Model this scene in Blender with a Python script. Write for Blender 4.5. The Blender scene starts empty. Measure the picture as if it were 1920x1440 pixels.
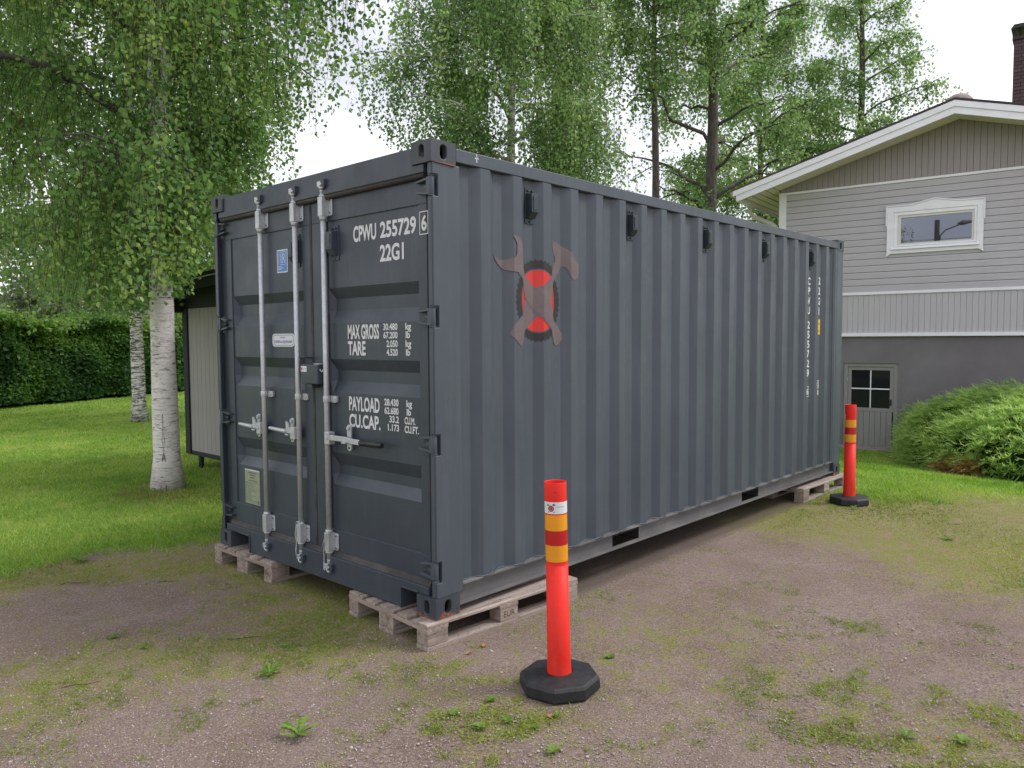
import bpy, bmesh, math, random
import numpy as np
from mathutils import Vector, Matrix, noise as mnoise

C = bpy.context.scene.collection
SC = bpy.context.scene
PI = math.pi
R = math.radians
random.seed(7)

# ------------------------------------------------------------------ camera
cam_d = bpy.data.cameras.new('camera')
cam = bpy.data.objects.new('camera', cam_d)
C.objects.link(cam)
SC.camera = cam
cam_d.sensor_fit = 'HORIZONTAL'
cam_d.sensor_width = 36.0
cam_d.lens = 36.0 * 1441.53 / 1920.0
cam_d.clip_start = 0.05
cam_d.clip_end = 1500
yaw, pit, rol = -0.742241, -0.058451, -0.005595
f = Vector((math.sin(yaw) * math.cos(pit), math.cos(yaw) * math.cos(pit), math.sin(pit)))
r0 = Vector((math.cos(yaw), -math.sin(yaw), 0))
u0 = r0.cross(f)
rr = r0 * math.cos(rol) + u0 * math.sin(rol)
uu = -r0 * math.sin(rol) + u0 * math.cos(rol)
M4 = Matrix((rr, uu, -f)).transposed().to_4x4()
M4.translation = Vector((3.0821, -2.7407, 1.6775))
cam.matrix_world = M4
CAM = Vector((3.0821, -2.7407, 1.6775))

# ------------------------------------------------------------------ light
SUN_EL, SUN_AZ = R(50), R(43)      # azimuth from +y towards +x
w = bpy.data.worlds.new('World')
SC.world = w
w.use_nodes = True
wn, wl = w.node_tree.nodes, w.node_tree.links
wn.clear()
wo = wn.new('ShaderNodeOutputWorld')
bg1 = wn.new('ShaderNodeBackground'); bg2 = wn.new('ShaderNodeBackground')
sky = wn.new('ShaderNodeTexSky'); sky.sky_type = 'NISHITA'; sky.sun_disc = False
sky.sun_elevation = SUN_EL; sky.sun_rotation = SUN_AZ
bg1.inputs['Strength'].default_value = 0.10
wl.new(sky.outputs[0], bg1.inputs['Color'])
tc = wn.new('ShaderNodeTexCoord'); mp = wn.new('ShaderNodeMapping'); mp.inputs['Scale'].default_value = (1, 1, 2.6)
nz = wn.new('ShaderNodeTexNoise'); nz.inputs['Scale'].default_value = 2.2; nz.inputs['Detail'].default_value = 5
rp = wn.new('ShaderNodeValToRGB')
rp.color_ramp.elements[0].position = 0.36; rp.color_ramp.elements[0].color = (0.50, 0.51, 0.57, 1)
rp.color_ramp.elements[1].position = 0.66; rp.color_ramp.elements[1].color = (0.98, 0.97, 1.0, 1)
wl.new(tc.outputs['Generated'], mp.inputs[0]); wl.new(mp.outputs[0], nz.inputs['Vector'])
wl.new(nz.outputs['Fac'], rp.inputs[0]); wl.new(rp.outputs[0], bg2.inputs['Color'])
bg2.inputs['Strength'].default_value = 1.0
mx = wn.new('ShaderNodeMixShader'); mx.inputs[0].default_value = 0.9
wl.new(bg1.outputs[0], mx.inputs[1]); wl.new(bg2.outputs[0], mx.inputs[2]); wl.new(mx.outputs[0], wo.inputs[0])
sd = bpy.data.lights.new('sun', 'SUN'); sd.energy = 1.5; sd.angle = R(18); sd.color = (1.0, 0.965, 0.95)
so = bpy.data.objects.new('sun', sd); C.objects.link(so)
sv = Vector((math.sin(SUN_AZ) * math.cos(SUN_EL), math.cos(SUN_AZ) * math.cos(SUN_EL), math.sin(SUN_EL)))
so.rotation_euler = sv.to_track_quat('Z', 'Y').to_euler()
so.location = (6, 2, 12)
SC.view_settings.view_transform = 'Standard'
SC.view_settings.look = 'None'
SC.view_settings.gamma = 1
SC.view_settings.exposure = 0.85
SC.view_settings.use_curve_mapping = False

# ------------------------------------------------------------------ materials
def mat(name, col=(.5, .5, .5), rough=.6, metal=0.0, spec=.5):
    m = bpy.data.materials.new(name); m.use_nodes = True
    b = m.node_tree.nodes['Principled BSDF']
    b.inputs['Base Color'].default_value = (*col, 1)
    b.inputs['Roughness'].default_value = rough
    b.inputs['Metallic'].default_value = metal
    b.inputs['Specular IOR Level'].default_value = spec
    return m, m.node_tree.nodes, m.node_tree.links, b

class NT:
    """small node helper"""
    def __init__(s, m): s.n = m.node_tree.nodes; s.l = m.node_tree.links; s.b = s.n['Principled BSDF']
    def co(s, scale=(1, 1, 1), kind='Object', loc=(0, 0, 0)):
        t = s.n.new('ShaderNodeTexCoord'); m = s.n.new('ShaderNodeMapping')
        m.inputs['Scale'].default_value = scale; m.inputs['Location'].default_value = loc
        s.l.new(t.outputs[kind], m.inputs[0]); return m.outputs[0]
    def noise(s, vec, scale, detail=4, rough=.6, out='Fac', dist=0):
        t = s.n.new('ShaderNodeTexNoise'); t.inputs['Scale'].default_value = scale
        t.inputs['Detail'].default_value = detail; t.inputs['Roughness'].default_value = rough
        t.inputs['Distortion'].default_value = dist
        s.l.new(vec, t.inputs['Vector']); return t.outputs[out]
    def voro(s, vec, scale, out='Distance', feat='F1'):
        t = s.n.new('ShaderNodeTexVoronoi'); t.feature = feat; t.inputs['Scale'].default_value = scale
        s.l.new(vec, t.inputs['Vector']); return t.outputs[out]
    def ramp(s, fac, stops):
        t = s.n.new('ShaderNodeValToRGB'); e = t.color_ramp.elements
        while len(e) < len(stops): e.new(0.5)
        for k, (p, c) in enumerate(stops):
            e[k].position = p
            e[k].color = (*c, 1) if len(c) == 3 else c
        s.l.new(fac, t.inputs[0]); return t.outputs[0]
    def fr(s, fac, a, b):
        if a < b: return s.ramp(fac, [(a, (0, 0, 0)), (b, (1, 1, 1))])
        return s.ramp(fac, [(b, (1, 1, 1)), (a, (0, 0, 0))])
    def mix(s, fac, a, b, mode='MIX'):
        t = s.n.new('ShaderNodeMix'); t.data_type = 'RGBA'; t.blend_type = mode
        for idx, v in ((0, fac), (6, a), (7, b)):
            if isinstance(v, (int, float)): t.inputs[idx].default_value = v
            elif isinstance(v, tuple): t.inputs[idx].default_value = (*v, 1)
            else: s.l.new(v, t.inputs[idx])
        return t.outputs[2]
    def math(s, op, a, b=0.0, clamp=False):
        t = s.n.new('ShaderNodeMath'); t.operation = op; t.use_clamp = clamp
        for i, v in enumerate((a, b)):
            if isinstance(v, (int, float)): t.inputs[i].default_value = v
            else: s.l.new(v, t.inputs[i])
        return t.outputs[0]
    def attr(s, name, out='Fac'):
        t = s.n.new('ShaderNodeAttribute'); t.attribute_name = name; return t.outputs[out]
    def col(s, c): s.l.new(c, s.b.inputs['Base Color'])
    def rough(s, c): s.l.new(c, s.b.inputs['Roughness'])
    def bump(s, h, strength=.3, dist=.01):
        t = s.n.new('ShaderNodeBump'); t.inputs['Strength'].default_value = strength; t.inputs['Distance'].default_value = dist
        s.l.new(h, t.inputs['Height']); s.l.new(t.outputs[0], s.b.inputs['Normal']); return t
    def objrand(s):
        t = s.n.new('ShaderNodeObjectInfo'); return t.outputs['Random']
    def sepz(s, vec, ch='Z'):
        t = s.n.new('ShaderNodeSeparateXYZ'); s.l.new(vec, t.inputs[0]); return t.outputs[ch]

def paint_mat(name, col, rough=.45, dust=(.17, .17, .17), dustamt=.25, rust=0.0, streak=True):
    m = mat(name, col, rough, 0, .38)[0]; t = NT(m)
    v = t.co(); vs = t.co((7, 7, .5))
    n1 = t.noise(v, 1.3, 5); n2 = t.noise(vs if streak else v, 2.5, 5); n3 = t.noise(v, 60, 3)
    base = t.mix(t.fr(n1, .3, .75), tuple(c * .90 for c in col), tuple(min(1, c * 1.12) for c in col))
    base = t.mix(t.math('MULTIPLY', t.fr(n2, .5, .85), dustamt), base, dust)
    sp = t.fr(t.noise(v, 130, 2), .72, .78)
    base = t.mix(t.math('MULTIPLY', sp, .16), base, (.35, .34, .33))
    if rust > 0:
        z = t.sepz(v)
        rn = t.noise(v, 14, 6, .7)
        rz = t.math('ADD', t.math('MULTIPLY', rn, .8), t.math('MULTIPLY', t.fr(z, .075, .0), .30))
        rf = t.fr(rz, .63, .69)
        base = t.mix(rf, base, t.mix(t.fr(n3, .4, .6), (.34, .10, .04), (.17, .055, .03)))
    t.col(base)
    t.rough(t.ramp(t.noise(v, 4, 4), [(.3, (rough - .08,) * 3), (.7, (rough + .12,) * 3)]))
    t.bump(t.math('ADD', t.math('MULTIPLY', t.noise(v, 35, 3), .12), t.noise(v, 2.6, 3)), .10, .05)
    return m

MT = {}
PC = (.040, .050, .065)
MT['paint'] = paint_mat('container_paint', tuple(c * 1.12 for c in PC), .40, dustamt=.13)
MT['paint_lit'] = paint_mat('container_lit_paint', (.063, .077, .094), .42, dustamt=.20)  # lighter copy of the same paint, its brighter light put into the colour
MT['casting'] = paint_mat('casting_paint', (.042, .050, .062), .5, rust=.27)
MT['casting_top'] = paint_mat('casting_top_paint', (.048, .056, .066), .5, dustamt=.25)
MT['rail'] = paint_mat('dusty_rail_paint', (.12, .117, .117), .7, dust=(.25, .232, .22), dustamt=.9, streak=False)
MT['under'] = mat('underside_dark', (.02, .02, .021), .85)[0]
MT['vent'] = mat('vent_plastic', (.022, .034, .040), .45)[0]

def mk_galv():
    m = mat('galvanised_steel', (.46, .48, .50), .42, .5)[0]; t = NT(m); v = t.co()
    c = t.mix(t.fr(t.noise(v, 45, 4), .3, .7), (.44, .46, .48), (.54, .56, .58))
    c = t.mix(t.math('MULTIPLY', t.fr(t.noise(v, 12, 5), .58, .78), .35), c, (.32, .30, .28))
    t.col(c); t.rough(t.ramp(t.noise(v, 20, 3), [(.3, (.34,) * 3), (.7, (.6,) * 3)])); return m
MT['galv'] = mk_galv()
def mk_rubber(name, c1, c2, sc=14, rough=.75):
    m = mat(name, c1, rough)[0]; t = NT(m); v = t.co()
    n = t.noise(v, sc, 6, .7)
    t.col(t.mix(t.fr(n, .42, .72), c1, c2)); t.bump(t.noise(v, 60, 4), .25, .004); return m
MT['gasket'] = mk_rubber('door_gasket_rubber', (.035, .032, .032), (.085, .075, .07), 5)
MT['rubber'] = mk_rubber('recycled_rubber', (.007, .0075, .010), (.024, .024, .027), 30, .6)
MT['grip'] = mat('black_grip', (.012, .012, .013), .5)[0]
MT['dark'] = mat('dark_void', (.01, .01, .011), .8)[0]
MT['letter'] = mat('white_lettering', (.62, .63, .64), .55)[0]
MT['blue'] = mat('blue_sticker', (.045, .19, .52), .4)[0]
MT['plate'] = mk_rubber('data_plate_metal', (.30, .33, .22), (.22, .25, .18), 30, .5)
MT['ink'] = mat('dark_ink', (.05, .055, .06), .6)[0]
MT['inkgrey'] = mat('plate_ink', (.10, .12, .09), .6)[0]
MT['inkblue'] = mat('blue_ink', (.06, .11, .33), .6)[0]
MT['yellow_label'] = mat('yellow_label', (.75, .40, .02), .5)[0]
def mk_scuffed(name, c1, c2, rough):
    m = mat(name, c1, rough, 0, .3)[0]; t = NT(m); v = t.co(); z = t.sepz(v)
    c = t.mix(t.fr(t.noise(v, 9, 6, .7), .35, .7), c1, c2)
    lowd = t.math('MULTIPLY', t.fr(z, .42, .08), t.fr(t.noise(t.co((14, 14, 5)), 2, 6, .75), .46, .66))
    c = t.mix(t.math('MULTIPLY', lowd, .40), c, (.30, .11, .075))
    scr = t.fr(t.noise(t.co((60, 60, 7)), 1.5, 4, .7), .66, .70)
    c = t.mix(t.math('MULTIPLY', scr, .28), c, (.85, .20, .13))
    t.col(c); t.bump(t.noise(v, 25, 4), .08, .004); return m
def mk_decal(name, c1, c2, rough=.6):
    m = mat(name, c1, rough)[0]; t = NT(m); v = t.co()
    t.col(t.mix(t.fr(t.noise(v, 9, 6, .7), .35, .7), c1, c2)); return m
MT['logo_red'] = mk_decal('logo_red_film', (.60, .012, .009), (.50, .03, .022), .45)
MT['logo_black'] = mk_decal('logo_black_film', (.009, .008, .009), (.016, .012, .013), .5)
MT['logo_tool'] = mk_decal('logo_tool_film', (.115, .088, .092), (.160, .118, .118))
MT['logo_gap'] = mk_decal('logo_outline_film', (.095, .10, .11), (.115, .12, .125))
MT['post_red'] = mk_scuffed('post_red_plastic', (.74, .018, .009), (.64, .022, .012), .55)
MT['post_red'].node_tree.nodes['Principled BSDF'].inputs['Specular IOR Level'].default_value = .3
MT['band_yellow'] = mk_decal('band_yellow', (.76, .30, .006), (.66, .25, .012), .4)
MT['band_red'] = mat('band_red', (.42, .005, .004), .4)[0]

def mk_wood(name, c1, c2, c3, axis='Y', green=.0):
    m = mat(name, c1, .85)[0]; t = NT(m)
    sc = {'X': (2, 26, 26), 'Y': (26, 2, 26), 'Z': (26, 26, 2)}[axis]
    v = t.co(sc); vo = t.co()
    rn = t.n.new('ShaderNodeVectorMath'); rn.operation = 'ADD'
    comb = t.n.new('ShaderNodeCombineXYZ'); r = t.objrand()
    for k in range(3): t.l.new(t.math('MULTIPLY', r, 37.0 + k * 11), comb.inputs[k])
    t.l.new(v, rn.inputs[0]); t.l.new(comb.outputs[0], rn.inputs[1]); v = rn.outputs[0]
    g = t.noise(v, 1.2, 6, .65, dist=.6)
    c = t.ramp(g, [(.28, c3), (.48, c1), (.72, c2)])
    c = t.mix(t.math('MULTIPLY', t.fr(t.noise(vo, 7, 6, .7), .52, .75), .55), c, c3)
    hue = t.mix(t.math('MULTIPLY', r, .35), c, (.20, .16, .13))
    c = hue
    if green > 0: c = t.mix(t.math('MULTIPLY', t.fr(t.noise(vo, 5, 4), .5, .7), green), c, (.08, .09, .04))
    spk = t.fr(t.noise(vo, 70, 3), .60, .64)
    c = t.mix(t.math('MULTIPLY', spk, .6), c, (.06, .05, .045))
    t.col(c); t.bump(g, .5, .004); return m
MT['wood_y'] = mk_wood('pallet_board_wood', (.31, .250, .215), (.47, .405, .365), (.11, .085, .07), 'Y', .12)
MT['wood_x'] = mk_wood('pallet_cross_wood', (.32, .245, .205), (.48, .39, .34), (.13, .095, .075), 'X')
MT['wood_block'] = mk_wood('pallet_block_wood', (.29, .230, .195), (.43, .355, .31), (.10, .075, .06), 'Y', .25)
MT['stamp'] = mat('branded_mark', (.09, .055, .04), .9)[0]

def mk_board(name, c, sc=(2, 30, 30), var=.12, rough=.7):
    m = mat(name, c, rough)[0]; t = NT(m); v = t.co(sc); vo = t.co((1, 1, 1), 'Object')
    g = t.noise(v, 1.0, 5)
    cc = t.mix(t.fr(g, .3, .7), tuple(x * .94 for x in c), tuple(x * 1.05 for x in c))
    cc = t.mix(t.math('MULTIPLY', t.objrand(), var), cc, tuple(x * .72 for x in c))
    cc = t.mix(t.math('MULTIPLY', t.fr(t.noise(vo, 3, 5), .55, .8), .18), cc, tuple(x * .6 for x in c))
    t.col(cc); t.bump(g, .15, .003); return m
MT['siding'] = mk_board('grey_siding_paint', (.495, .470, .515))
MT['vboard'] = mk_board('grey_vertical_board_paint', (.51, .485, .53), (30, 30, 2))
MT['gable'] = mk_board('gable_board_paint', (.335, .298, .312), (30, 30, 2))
MT['shed'] = mk_board('shed_board_paint', (.33, .305, .30), (30, 30, 2), .2)
MT['white'] = mk_board('white_trim_paint', (.87, .86, .93), (2, 8, 8), .03)
MT['cream'] = mk_board('cream_pipe_paint', (.66, .65, .59), (3, 3, 3), .03, .45)
MT['soffit'] = mk_board('soffit_board_paint', (.76, .66, .62), (30, 2, 30), .1)
MT['darktrim'] = mk_board('dark_green_trim_paint', (.014, .018, .020), (3, 3, 3), .1, .8)
MT['doorgrey'] = mk_board('grey_door_paint', (.27, .268, .262), (20, 20, 2), .1)
def mk_plaster():
    m = mat('dark_plaster', (.105, .098, .108), .9)[0]; t = NT(m); v = t.co()
    c = t.mix(t.fr(t.noise(v, 1.1, 6, .6), .35, .7), (.172, .156, .170), (.225, .206, .222))
    z = t.sepz(v)
    c = t.mix(t.math('MULTIPLY', t.fr(t.math('ADD', z, t.noise(v, 3, 5)), .5, .0), .3), c, (.10, .09, .075))
    t.col(c); t.bump(t.noise(v, 90, 4), .4, .004); return m
MT['plaster'] = mk_plaster()
def mk_concrete():
    m = mat('step_concrete', (.26, .21, .20), .9)[0]; t = NT(m); v = t.co()
    t.col(t.mix(t.fr(t.noise(v, 6, 6, .7), .3, .7), (.17, .135, .13), (.32, .26, .245))); t.bump(t.noise(v, 70, 4), .4, .004); return m
MT['concrete'] = mk_concrete()
def mk_roofing():
    m = mat('brown_roofing', (.040, .030, .032), .7)[0]; t = NT(m); v = t.co()
    c = t.mix(t.fr(t.noise(v, 9, 5), .4, .7), (.030, .022, .024), (.055, .042, .044))
    x = t.sepz(v, 'X')
    c = t.mix(t.math('MULTIPLY', t.fr(t.math('ADD', t.math('MULTIPLY', x, -.22), t.noise(v, 3.5, 6, .7)), .98, 1.2), .8), c, (.13, .09, .025))
    t.col(c); return m
MT['roof'] = mk_roofing()
def mk_brick():
    m = mat('chimney_brick', (.10, .06, .06), .9)[0]; t = NT(m); v = t.co()
    t.col(t.mix(t.objrand(), (.075, .048, .052), (.12, .075, .075))); t.bump(t.noise(v, 60, 3), .3, .004); return m
MT['brick'] = mk_brick()
MT['mortar'] = mat('chimney_mortar', (.055, .045, .045), .95)[0]
def mk_glass(name, refl, tint=(.75, .80, .92)):
    m = bpy.data.materials.new(name); m.use_nodes = True
    n, l = m.node_tree.nodes, m.node_tree.links; n.clear()
    o = n.new('ShaderNodeOutputMaterial'); d = n.new('ShaderNodeBsdfDiffuse'); g = n.new('ShaderNodeBsdfGlossy'); x = n.new('ShaderNodeMixShader')
    d.inputs[0].default_value = (.015, .016, .02, 1); g.inputs[0].default_value = (*tint, 1); g.inputs['Roughness'].default_value = .015
    lw = n.new('ShaderNodeLayerWeight'); lw.inputs[0].default_value = .25
    a = n.new('ShaderNodeMath'); a.operation = 'ADD'; a.use_clamp = True; a.inputs[1].default_value = refl
    l.new(lw.outputs['Fresnel'], a.inputs[0]); l.new(a.outputs[0], x.inputs[0])
    l.new(d.outputs[0], x.inputs[1]); l.new(g.outputs[0], x.inputs[2]); l.new(x.outputs[0], o.inputs[0]); return m
MT['glass'] = mk_glass('window_glass', .20)
MT['glass_dark'] = mk_glass('door_pane_glass', .0)

def mk_birch(name, dark=.0):
    m = mat(name, (.5, .48, .45), .8)[0]; t = NT(m)
    v = t.co((1.6, 1.6, 11)); vo = t.co(); z = t.sepz(vo)
    white = t.mix(t.fr(t.noise(vo, 9, 5), .3, .7), (.88, .85, .84), (.72, .66, .65))
    lent = t.fr(t.noise(t.co((9, 9, 75)), 1.3, 5, .7), .54, .62)
    blk = t.noise(v, 3.2, 7, .78, dist=.8)
    lim = t.math('ADD', blk, t.math('ADD', t.math('MULTIPLY', t.fr(z, 1.4, 7.0), .13), dark))
    c = t.mix(t.math('MULTIPLY', lent, .60), white, (.20, .15, .13))
    c = t.mix(t.fr(lim, .57, .64), c, (.075, .062, .055))
    t.col(c); t.bump(blk, .7, .02); return m
MT['birch'] = mk_birch('birch_bark', .02)
MT['birch_dark'] = mk_birch('old_birch_bark', .10)
def mk_bark(name, a, b):
    m = mat(name, a, .95)[0]; t = NT(m); n = t.noise(t.co((6, 6, 1.5)), 3, 6, .7)
    t.col(t.mix(t.fr(n, .35, .68), a, b)); t.bump(n, .8, .02); return m
MT['bark'] = mk_bark('dark_bark', (.045, .038, .034), (.14, .12, .105))
MT['twig'] = mat('twig_bark', (.05, .035, .03), .9)[0]

def mk_leaf(name, c_dark, c_mid, c_light, trans=.42, rough=.5):
    m = bpy.data.materials.new(name); m.use_nodes = True
    t = NT(m); n, l = t.n, t.l
    a = t.attr('tint')
    c = t.ramp(a, [(0, c_dark), (.5, c_mid), (1, c_light)])
    t.col(c); t.b.inputs['Roughness'].default_value = rough; t.b.inputs['Specular IOR Level'].default_value = .35
    tr = n.new('ShaderNodeBsdfTranslucent')
    hs = n.new('ShaderNodeHueSaturation'); hs.inputs['Hue'].default_value = .485; hs.inputs['Saturation'].default_value = 1.1; hs.inputs['Value'].default_value = 1.25
    l.new(c, hs.inputs['Color']); l.new(hs.outputs[0], tr.inputs['Color'])
    x = n.new('ShaderNodeMixShader'); x.inputs[0].default_value = trans
    o = n['Material Output']
    l.new(t.b.outputs[0], x.inputs[1]); l.new(tr.outputs[0], x.inputs[2]); l.new(x.outputs[0], o.inputs[0]); return m
MT['leaf'] = mk_leaf('birch_leaf', (.085, .190, .050), (.175, .315, .090), (.36, .48, .13), .5, .42)
MT['leaf_far'] = mk_leaf('far_birch_leaf', (.11, .22, .065), (.215, .36, .12), (.37, .48, .19), .5)
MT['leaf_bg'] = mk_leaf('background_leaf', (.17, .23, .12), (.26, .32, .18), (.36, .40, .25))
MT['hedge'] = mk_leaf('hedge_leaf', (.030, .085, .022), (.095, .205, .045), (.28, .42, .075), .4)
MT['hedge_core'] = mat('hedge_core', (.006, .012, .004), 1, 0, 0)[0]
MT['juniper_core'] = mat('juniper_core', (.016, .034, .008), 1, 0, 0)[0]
MT['juniper'] = mk_leaf('juniper_needle', (.115, .240, .065), (.33, .51, .150), (.56, .68, .27), .48)
MT['juniper_dry'] = mk_leaf('dry_juniper_needle', (.16, .065, .03), (.28, .14, .06), (.58, .36, .17), .2)
MT['grass'] = mk_leaf('grass_blade', (.105, .235, .030), (.235, .405, .068), (.44, .54, .14), .48)
MT['moss'] = mk_leaf('moss_blade', (.110, .180, .018), (.215, .290, .032), (.38, .41, .080), .4)
MT['weed'] = mk_leaf('weed_leaf', (.07, .15, .022), (.14, .25, .04), (.27, .38, .08), .4)
MT['dryleaf'] = mk_leaf('dry_leaf', (.30, .12, .05), (.42, .20, .09), (.50, .30, .15), .2)

def mk_ground():
    m = mat('yard_ground', (.2, .17, .15), .95, 0, .25)[0]; t = NT(m); v = t.co()
    lawn, moss, shade_soil = t.attr('lawn'), t.attr('moss'), t.attr('soil_shade')
    nf = t.noise(v, 105, 4, .8); nm = t.noise(v, 30, 5, .8); nb = t.noise(v, 1.7, 6, .6); nb2 = t.noise(v, 6, 7, .75)
    straw = t.noise(t.co((60, 190, 60)), 1.0, 3, .8, dist=2.0)
    stretch = t.noise(t.co((5, 1.2, 1)), 1.0, 6, .65)
    g = t.ramp(nf, [(.34, (.075, .050, .044)), (.46, (.270, .200, .160)), (.54, (.420, .320, .295)), (.66, (.68, .56, .54))])
    g = t.mix(.38, g, t.ramp(straw, [(.36, (.085, .06, .05)), (.52, (.35, .275, .225)), (.66, (.70, .59, .50))]))
    vc = t.voro(v, 75, 'Color')
    g = t.mix(.22, g, t.ramp(vc, [(.15, (.14, .10, .09)), (.55, (.32, .26, .24)), (.95, (.66, .58, .55))]))
    g = t.mix(t.math('MULTIPLY', t.fr(nb, .44, .62), .45), g, t.mix(t.fr(nf, .36, .6), (.09, .06, .045), (.30, .22, .17)))
    g = t.mix(t.math('MULTIPLY', t.fr(stretch, .54, .70), .28), g, (.44, .375, .335))
    g = t.mix(1.0, g, (.88, .855, .83), 'MULTIPLY')
    s = t.math('ADD', t.math('MULTIPLY', moss, .50), t.math('ADD', t.math('MULTIPLY', t.math('SUBTRACT', nb2, .5), 1.5), t.math('ADD', t.math('MULTIPLY', t.math('SUBTRACT', nm, .5), 1.3), t.math('MULTIPLY', t.math('SUBTRACT', nf, .5), .8))))
    mf = t.fr(s, .22, .40)
    mc = t.mix(t.fr(nf, .36, .62), (.085, .115, .012), (.37, .39, .065))
    mc2 = t.mix(t.fr(straw, .38, .64), (.15, .10, .04), (.52, .42, .24))
    mc = t.mix(t.fr(t.noise(v, 8, 6, .75), .49, .57), mc, mc2)
    c = t.mix(t.math('MULTIPLY', mf, .74), g, mc)
    lf = t.fr(t.math('ADD', lawn, t.math('MULTIPLY', t.math('SUBTRACT', nb2, .5), 1.3)), .46, .72)
    lc = t.mix(t.fr(nm, .38, .62), (.085, .165, .020), (.26, .39, .06))
    lc = t.mix(t.math('MULTIPLY', t.fr(nb, .46, .64), .7), lc, (.34, .38, .09))
    c = t.mix(lf, c, lc)
    c = t.mix(t.math('MULTIPLY', shade_soil, .75), c, t.mix(t.fr(nf, .3, .7), (.065, .05, .04), (.16, .125, .10)))
    t.col(c)
    t.bump(t.math('ADD', nf, t.math('MULTIPLY', nm, .8)), 1.0, .018)
    return m
MT['ground'] = mk_ground()
MT['stone'] = mk_decal('gravel_stone', (.26, .21, .19), (.52, .46, .44), .9)

# ------------------------------------------------------------------ helpers
def tagp(o, label=None, cat=None, group=None, kind=None):
    if label: o['label'] = label
    if cat: o['category'] = cat
    if group: o['group'] = group
    if kind: o['kind'] = kind
    return o
def empty(name, loc=(0, 0, 0), rz=0, label=None, cat=None, group=None):
    o = bpy.data.objects.new(name, None); C.objects.link(o)
    o.location = loc; o.rotation_euler = (0, 0, rz); o.empty_display_size = .2
    return tagp(o, label, cat, group)
def linkmesh(name, me, m, parent=None, loc=(0, 0, 0), rot=(0, 0, 0)):
    o = bpy.data.objects.new(name, me); C.objects.link(o)
    if m is not None and not me.materials: me.materials.append(MT[m] if isinstance(m, str) else m)
    o.parent = parent; o.location = loc; o.rotation_euler = rot
    return o
def addbevel(o, w=.003, seg=2):
    b = o.modifiers.new('bevel', 'BEVEL'); b.width = w; b.segments = seg; b.limit_method = 'ANGLE'; b.angle_limit = R(40)
    b.harden_normals = False
    return o

class MB:
    def __init__(s): s.v = []; s.f = []; s.sm = []
    def add(s, vs, fs, smooth=False):
        k = len(s.v); s.v += [tuple(p) for p in vs]; s.f += [tuple(i + k for i in q) for q in fs]; s.sm += [smooth] * len(fs); return s
    def box(s, x0, x1, y0, y1, z0, z1):
        vs = [(x0, y0, z0), (x1, y0, z0), (x1, y1, z0), (x0, y1, z0), (x0, y0, z1), (x1, y0, z1), (x1, y1, z1), (x0, y1, z1)]
        return s.add(vs, [(0, 3, 2, 1), (4, 5, 6, 7), (0, 1, 5, 4), (1, 2, 6, 5), (2, 3, 7, 6), (3, 0, 4, 7)])
    def prism(s, poly, a0, a1, axis='y'):
        """poly of (p,q) extruded along axis from a0 to a1. axis y: (x,z); axis x: (y,z); axis z: (x,y)"""
        def P(p, q, a): return (p, a, q) if axis == 'y' else ((a, p, q) if axis == 'x' else (p, q, a))
        n = len(poly)
        vs = [P(p, q, a0) for p, q in poly] + [P(p, q, a1) for p, q in poly]
        fs = [tuple(range(n)), tuple(range(2 * n - 1, n - 1, -1))] + [(i, i + n, (i + 1) % n + n, (i + 1) % n) for i in range(n)]
        return s.add(vs, fs)
    def tube(s, pts, rad, n=10, caps=True, smooth=True):
        pts = [Vector(p) for p in pts]; N = len(pts)
        rads = rad if isinstance(rad, (list, tuple)) else [rad] * N
        vs = []; up = None
        for i in range(N):
            d = (pts[min(i + 1, N - 1)] - pts[max(i - 1, 0)]).normalized()
            if up is None:
                up = d.orthogonal().normalized()
            up = (up - d * up.dot(d)).normalized(); b = d.cross(up)
            for k in range(n):
                a = 2 * PI * k / n
                vs.append(pts[i] + (up * math.cos(a) + b * math.sin(a)) * rads[i])
        fs = [(i * n + k, i * n + (k + 1) % n, (i + 1) * n + (k + 1) % n, (i + 1) * n + k) for i in range(N - 1) for k in range(n)]
        s.add(vs, fs, smooth)
        if caps:
            b0 = len(s.v) - N * n
            s.f += [tuple(b0 + k for k in range(n - 1, -1, -1)), tuple(b0 + (N - 1) * n + k for k in range(n))]; s.sm += [False, False]
        return s
    def build(s, name, m, parent=None, loc=(0, 0, 0), rot=(0, 0, 0), bevel=0):
        me = bpy.data.meshes.new(name); me.from_pydata(s.v, [], s.f)
        me.polygons.foreach_set('use_smooth', s.sm)
        bm = bmesh.new(); bm.from_mesh(me); bmesh.ops.recalc_face_normals(bm, faces=bm.faces); bm.to_mesh(me); bm.free()
        me.update()
        o = linkmesh(name, me, m, parent, loc, rot)
        if bevel: addbevel(o, bevel)
        return o
def cp(o, parent, loc=None):
    c = o.copy(); C.objects.link(c); c.parent = parent
    if loc is not None: c.location = loc
    return c

def npmesh(name, V, F, m, parent=None, tint=None, loc=(0, 0, 0), attrs=None):
    """V (n,3), F (m,k) with constant k"""
    V = np.asarray(V, np.float32); F = np.asarray(F, np.int32); k = F.shape[1]
    me = bpy.data.meshes.new(name)
    me.vertices.add(len(V)); me.vertices.foreach_set('co', V.ravel())
    me.loops.add(F.size); me.loops.foreach_set('vertex_index', F.ravel())
    me.polygons.add(len(F)); me.polygons.foreach_set('loop_start', np.arange(0, F.size, k, dtype=np.int32))
    me.update(calc_edges=True)
    if tint is not None:
        a = me.attributes.new('tint', 'FLOAT', 'POINT'); a.data.foreach_set('value', np.asarray(tint, np.float32))
    for nm, val in (attrs or {}).items():
        a = me.attributes.new(nm, 'FLOAT', 'POINT'); a.data.foreach_set('value', np.asarray(val, np.float32))
    return linkmesh(name, me, m, parent, loc)

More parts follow.
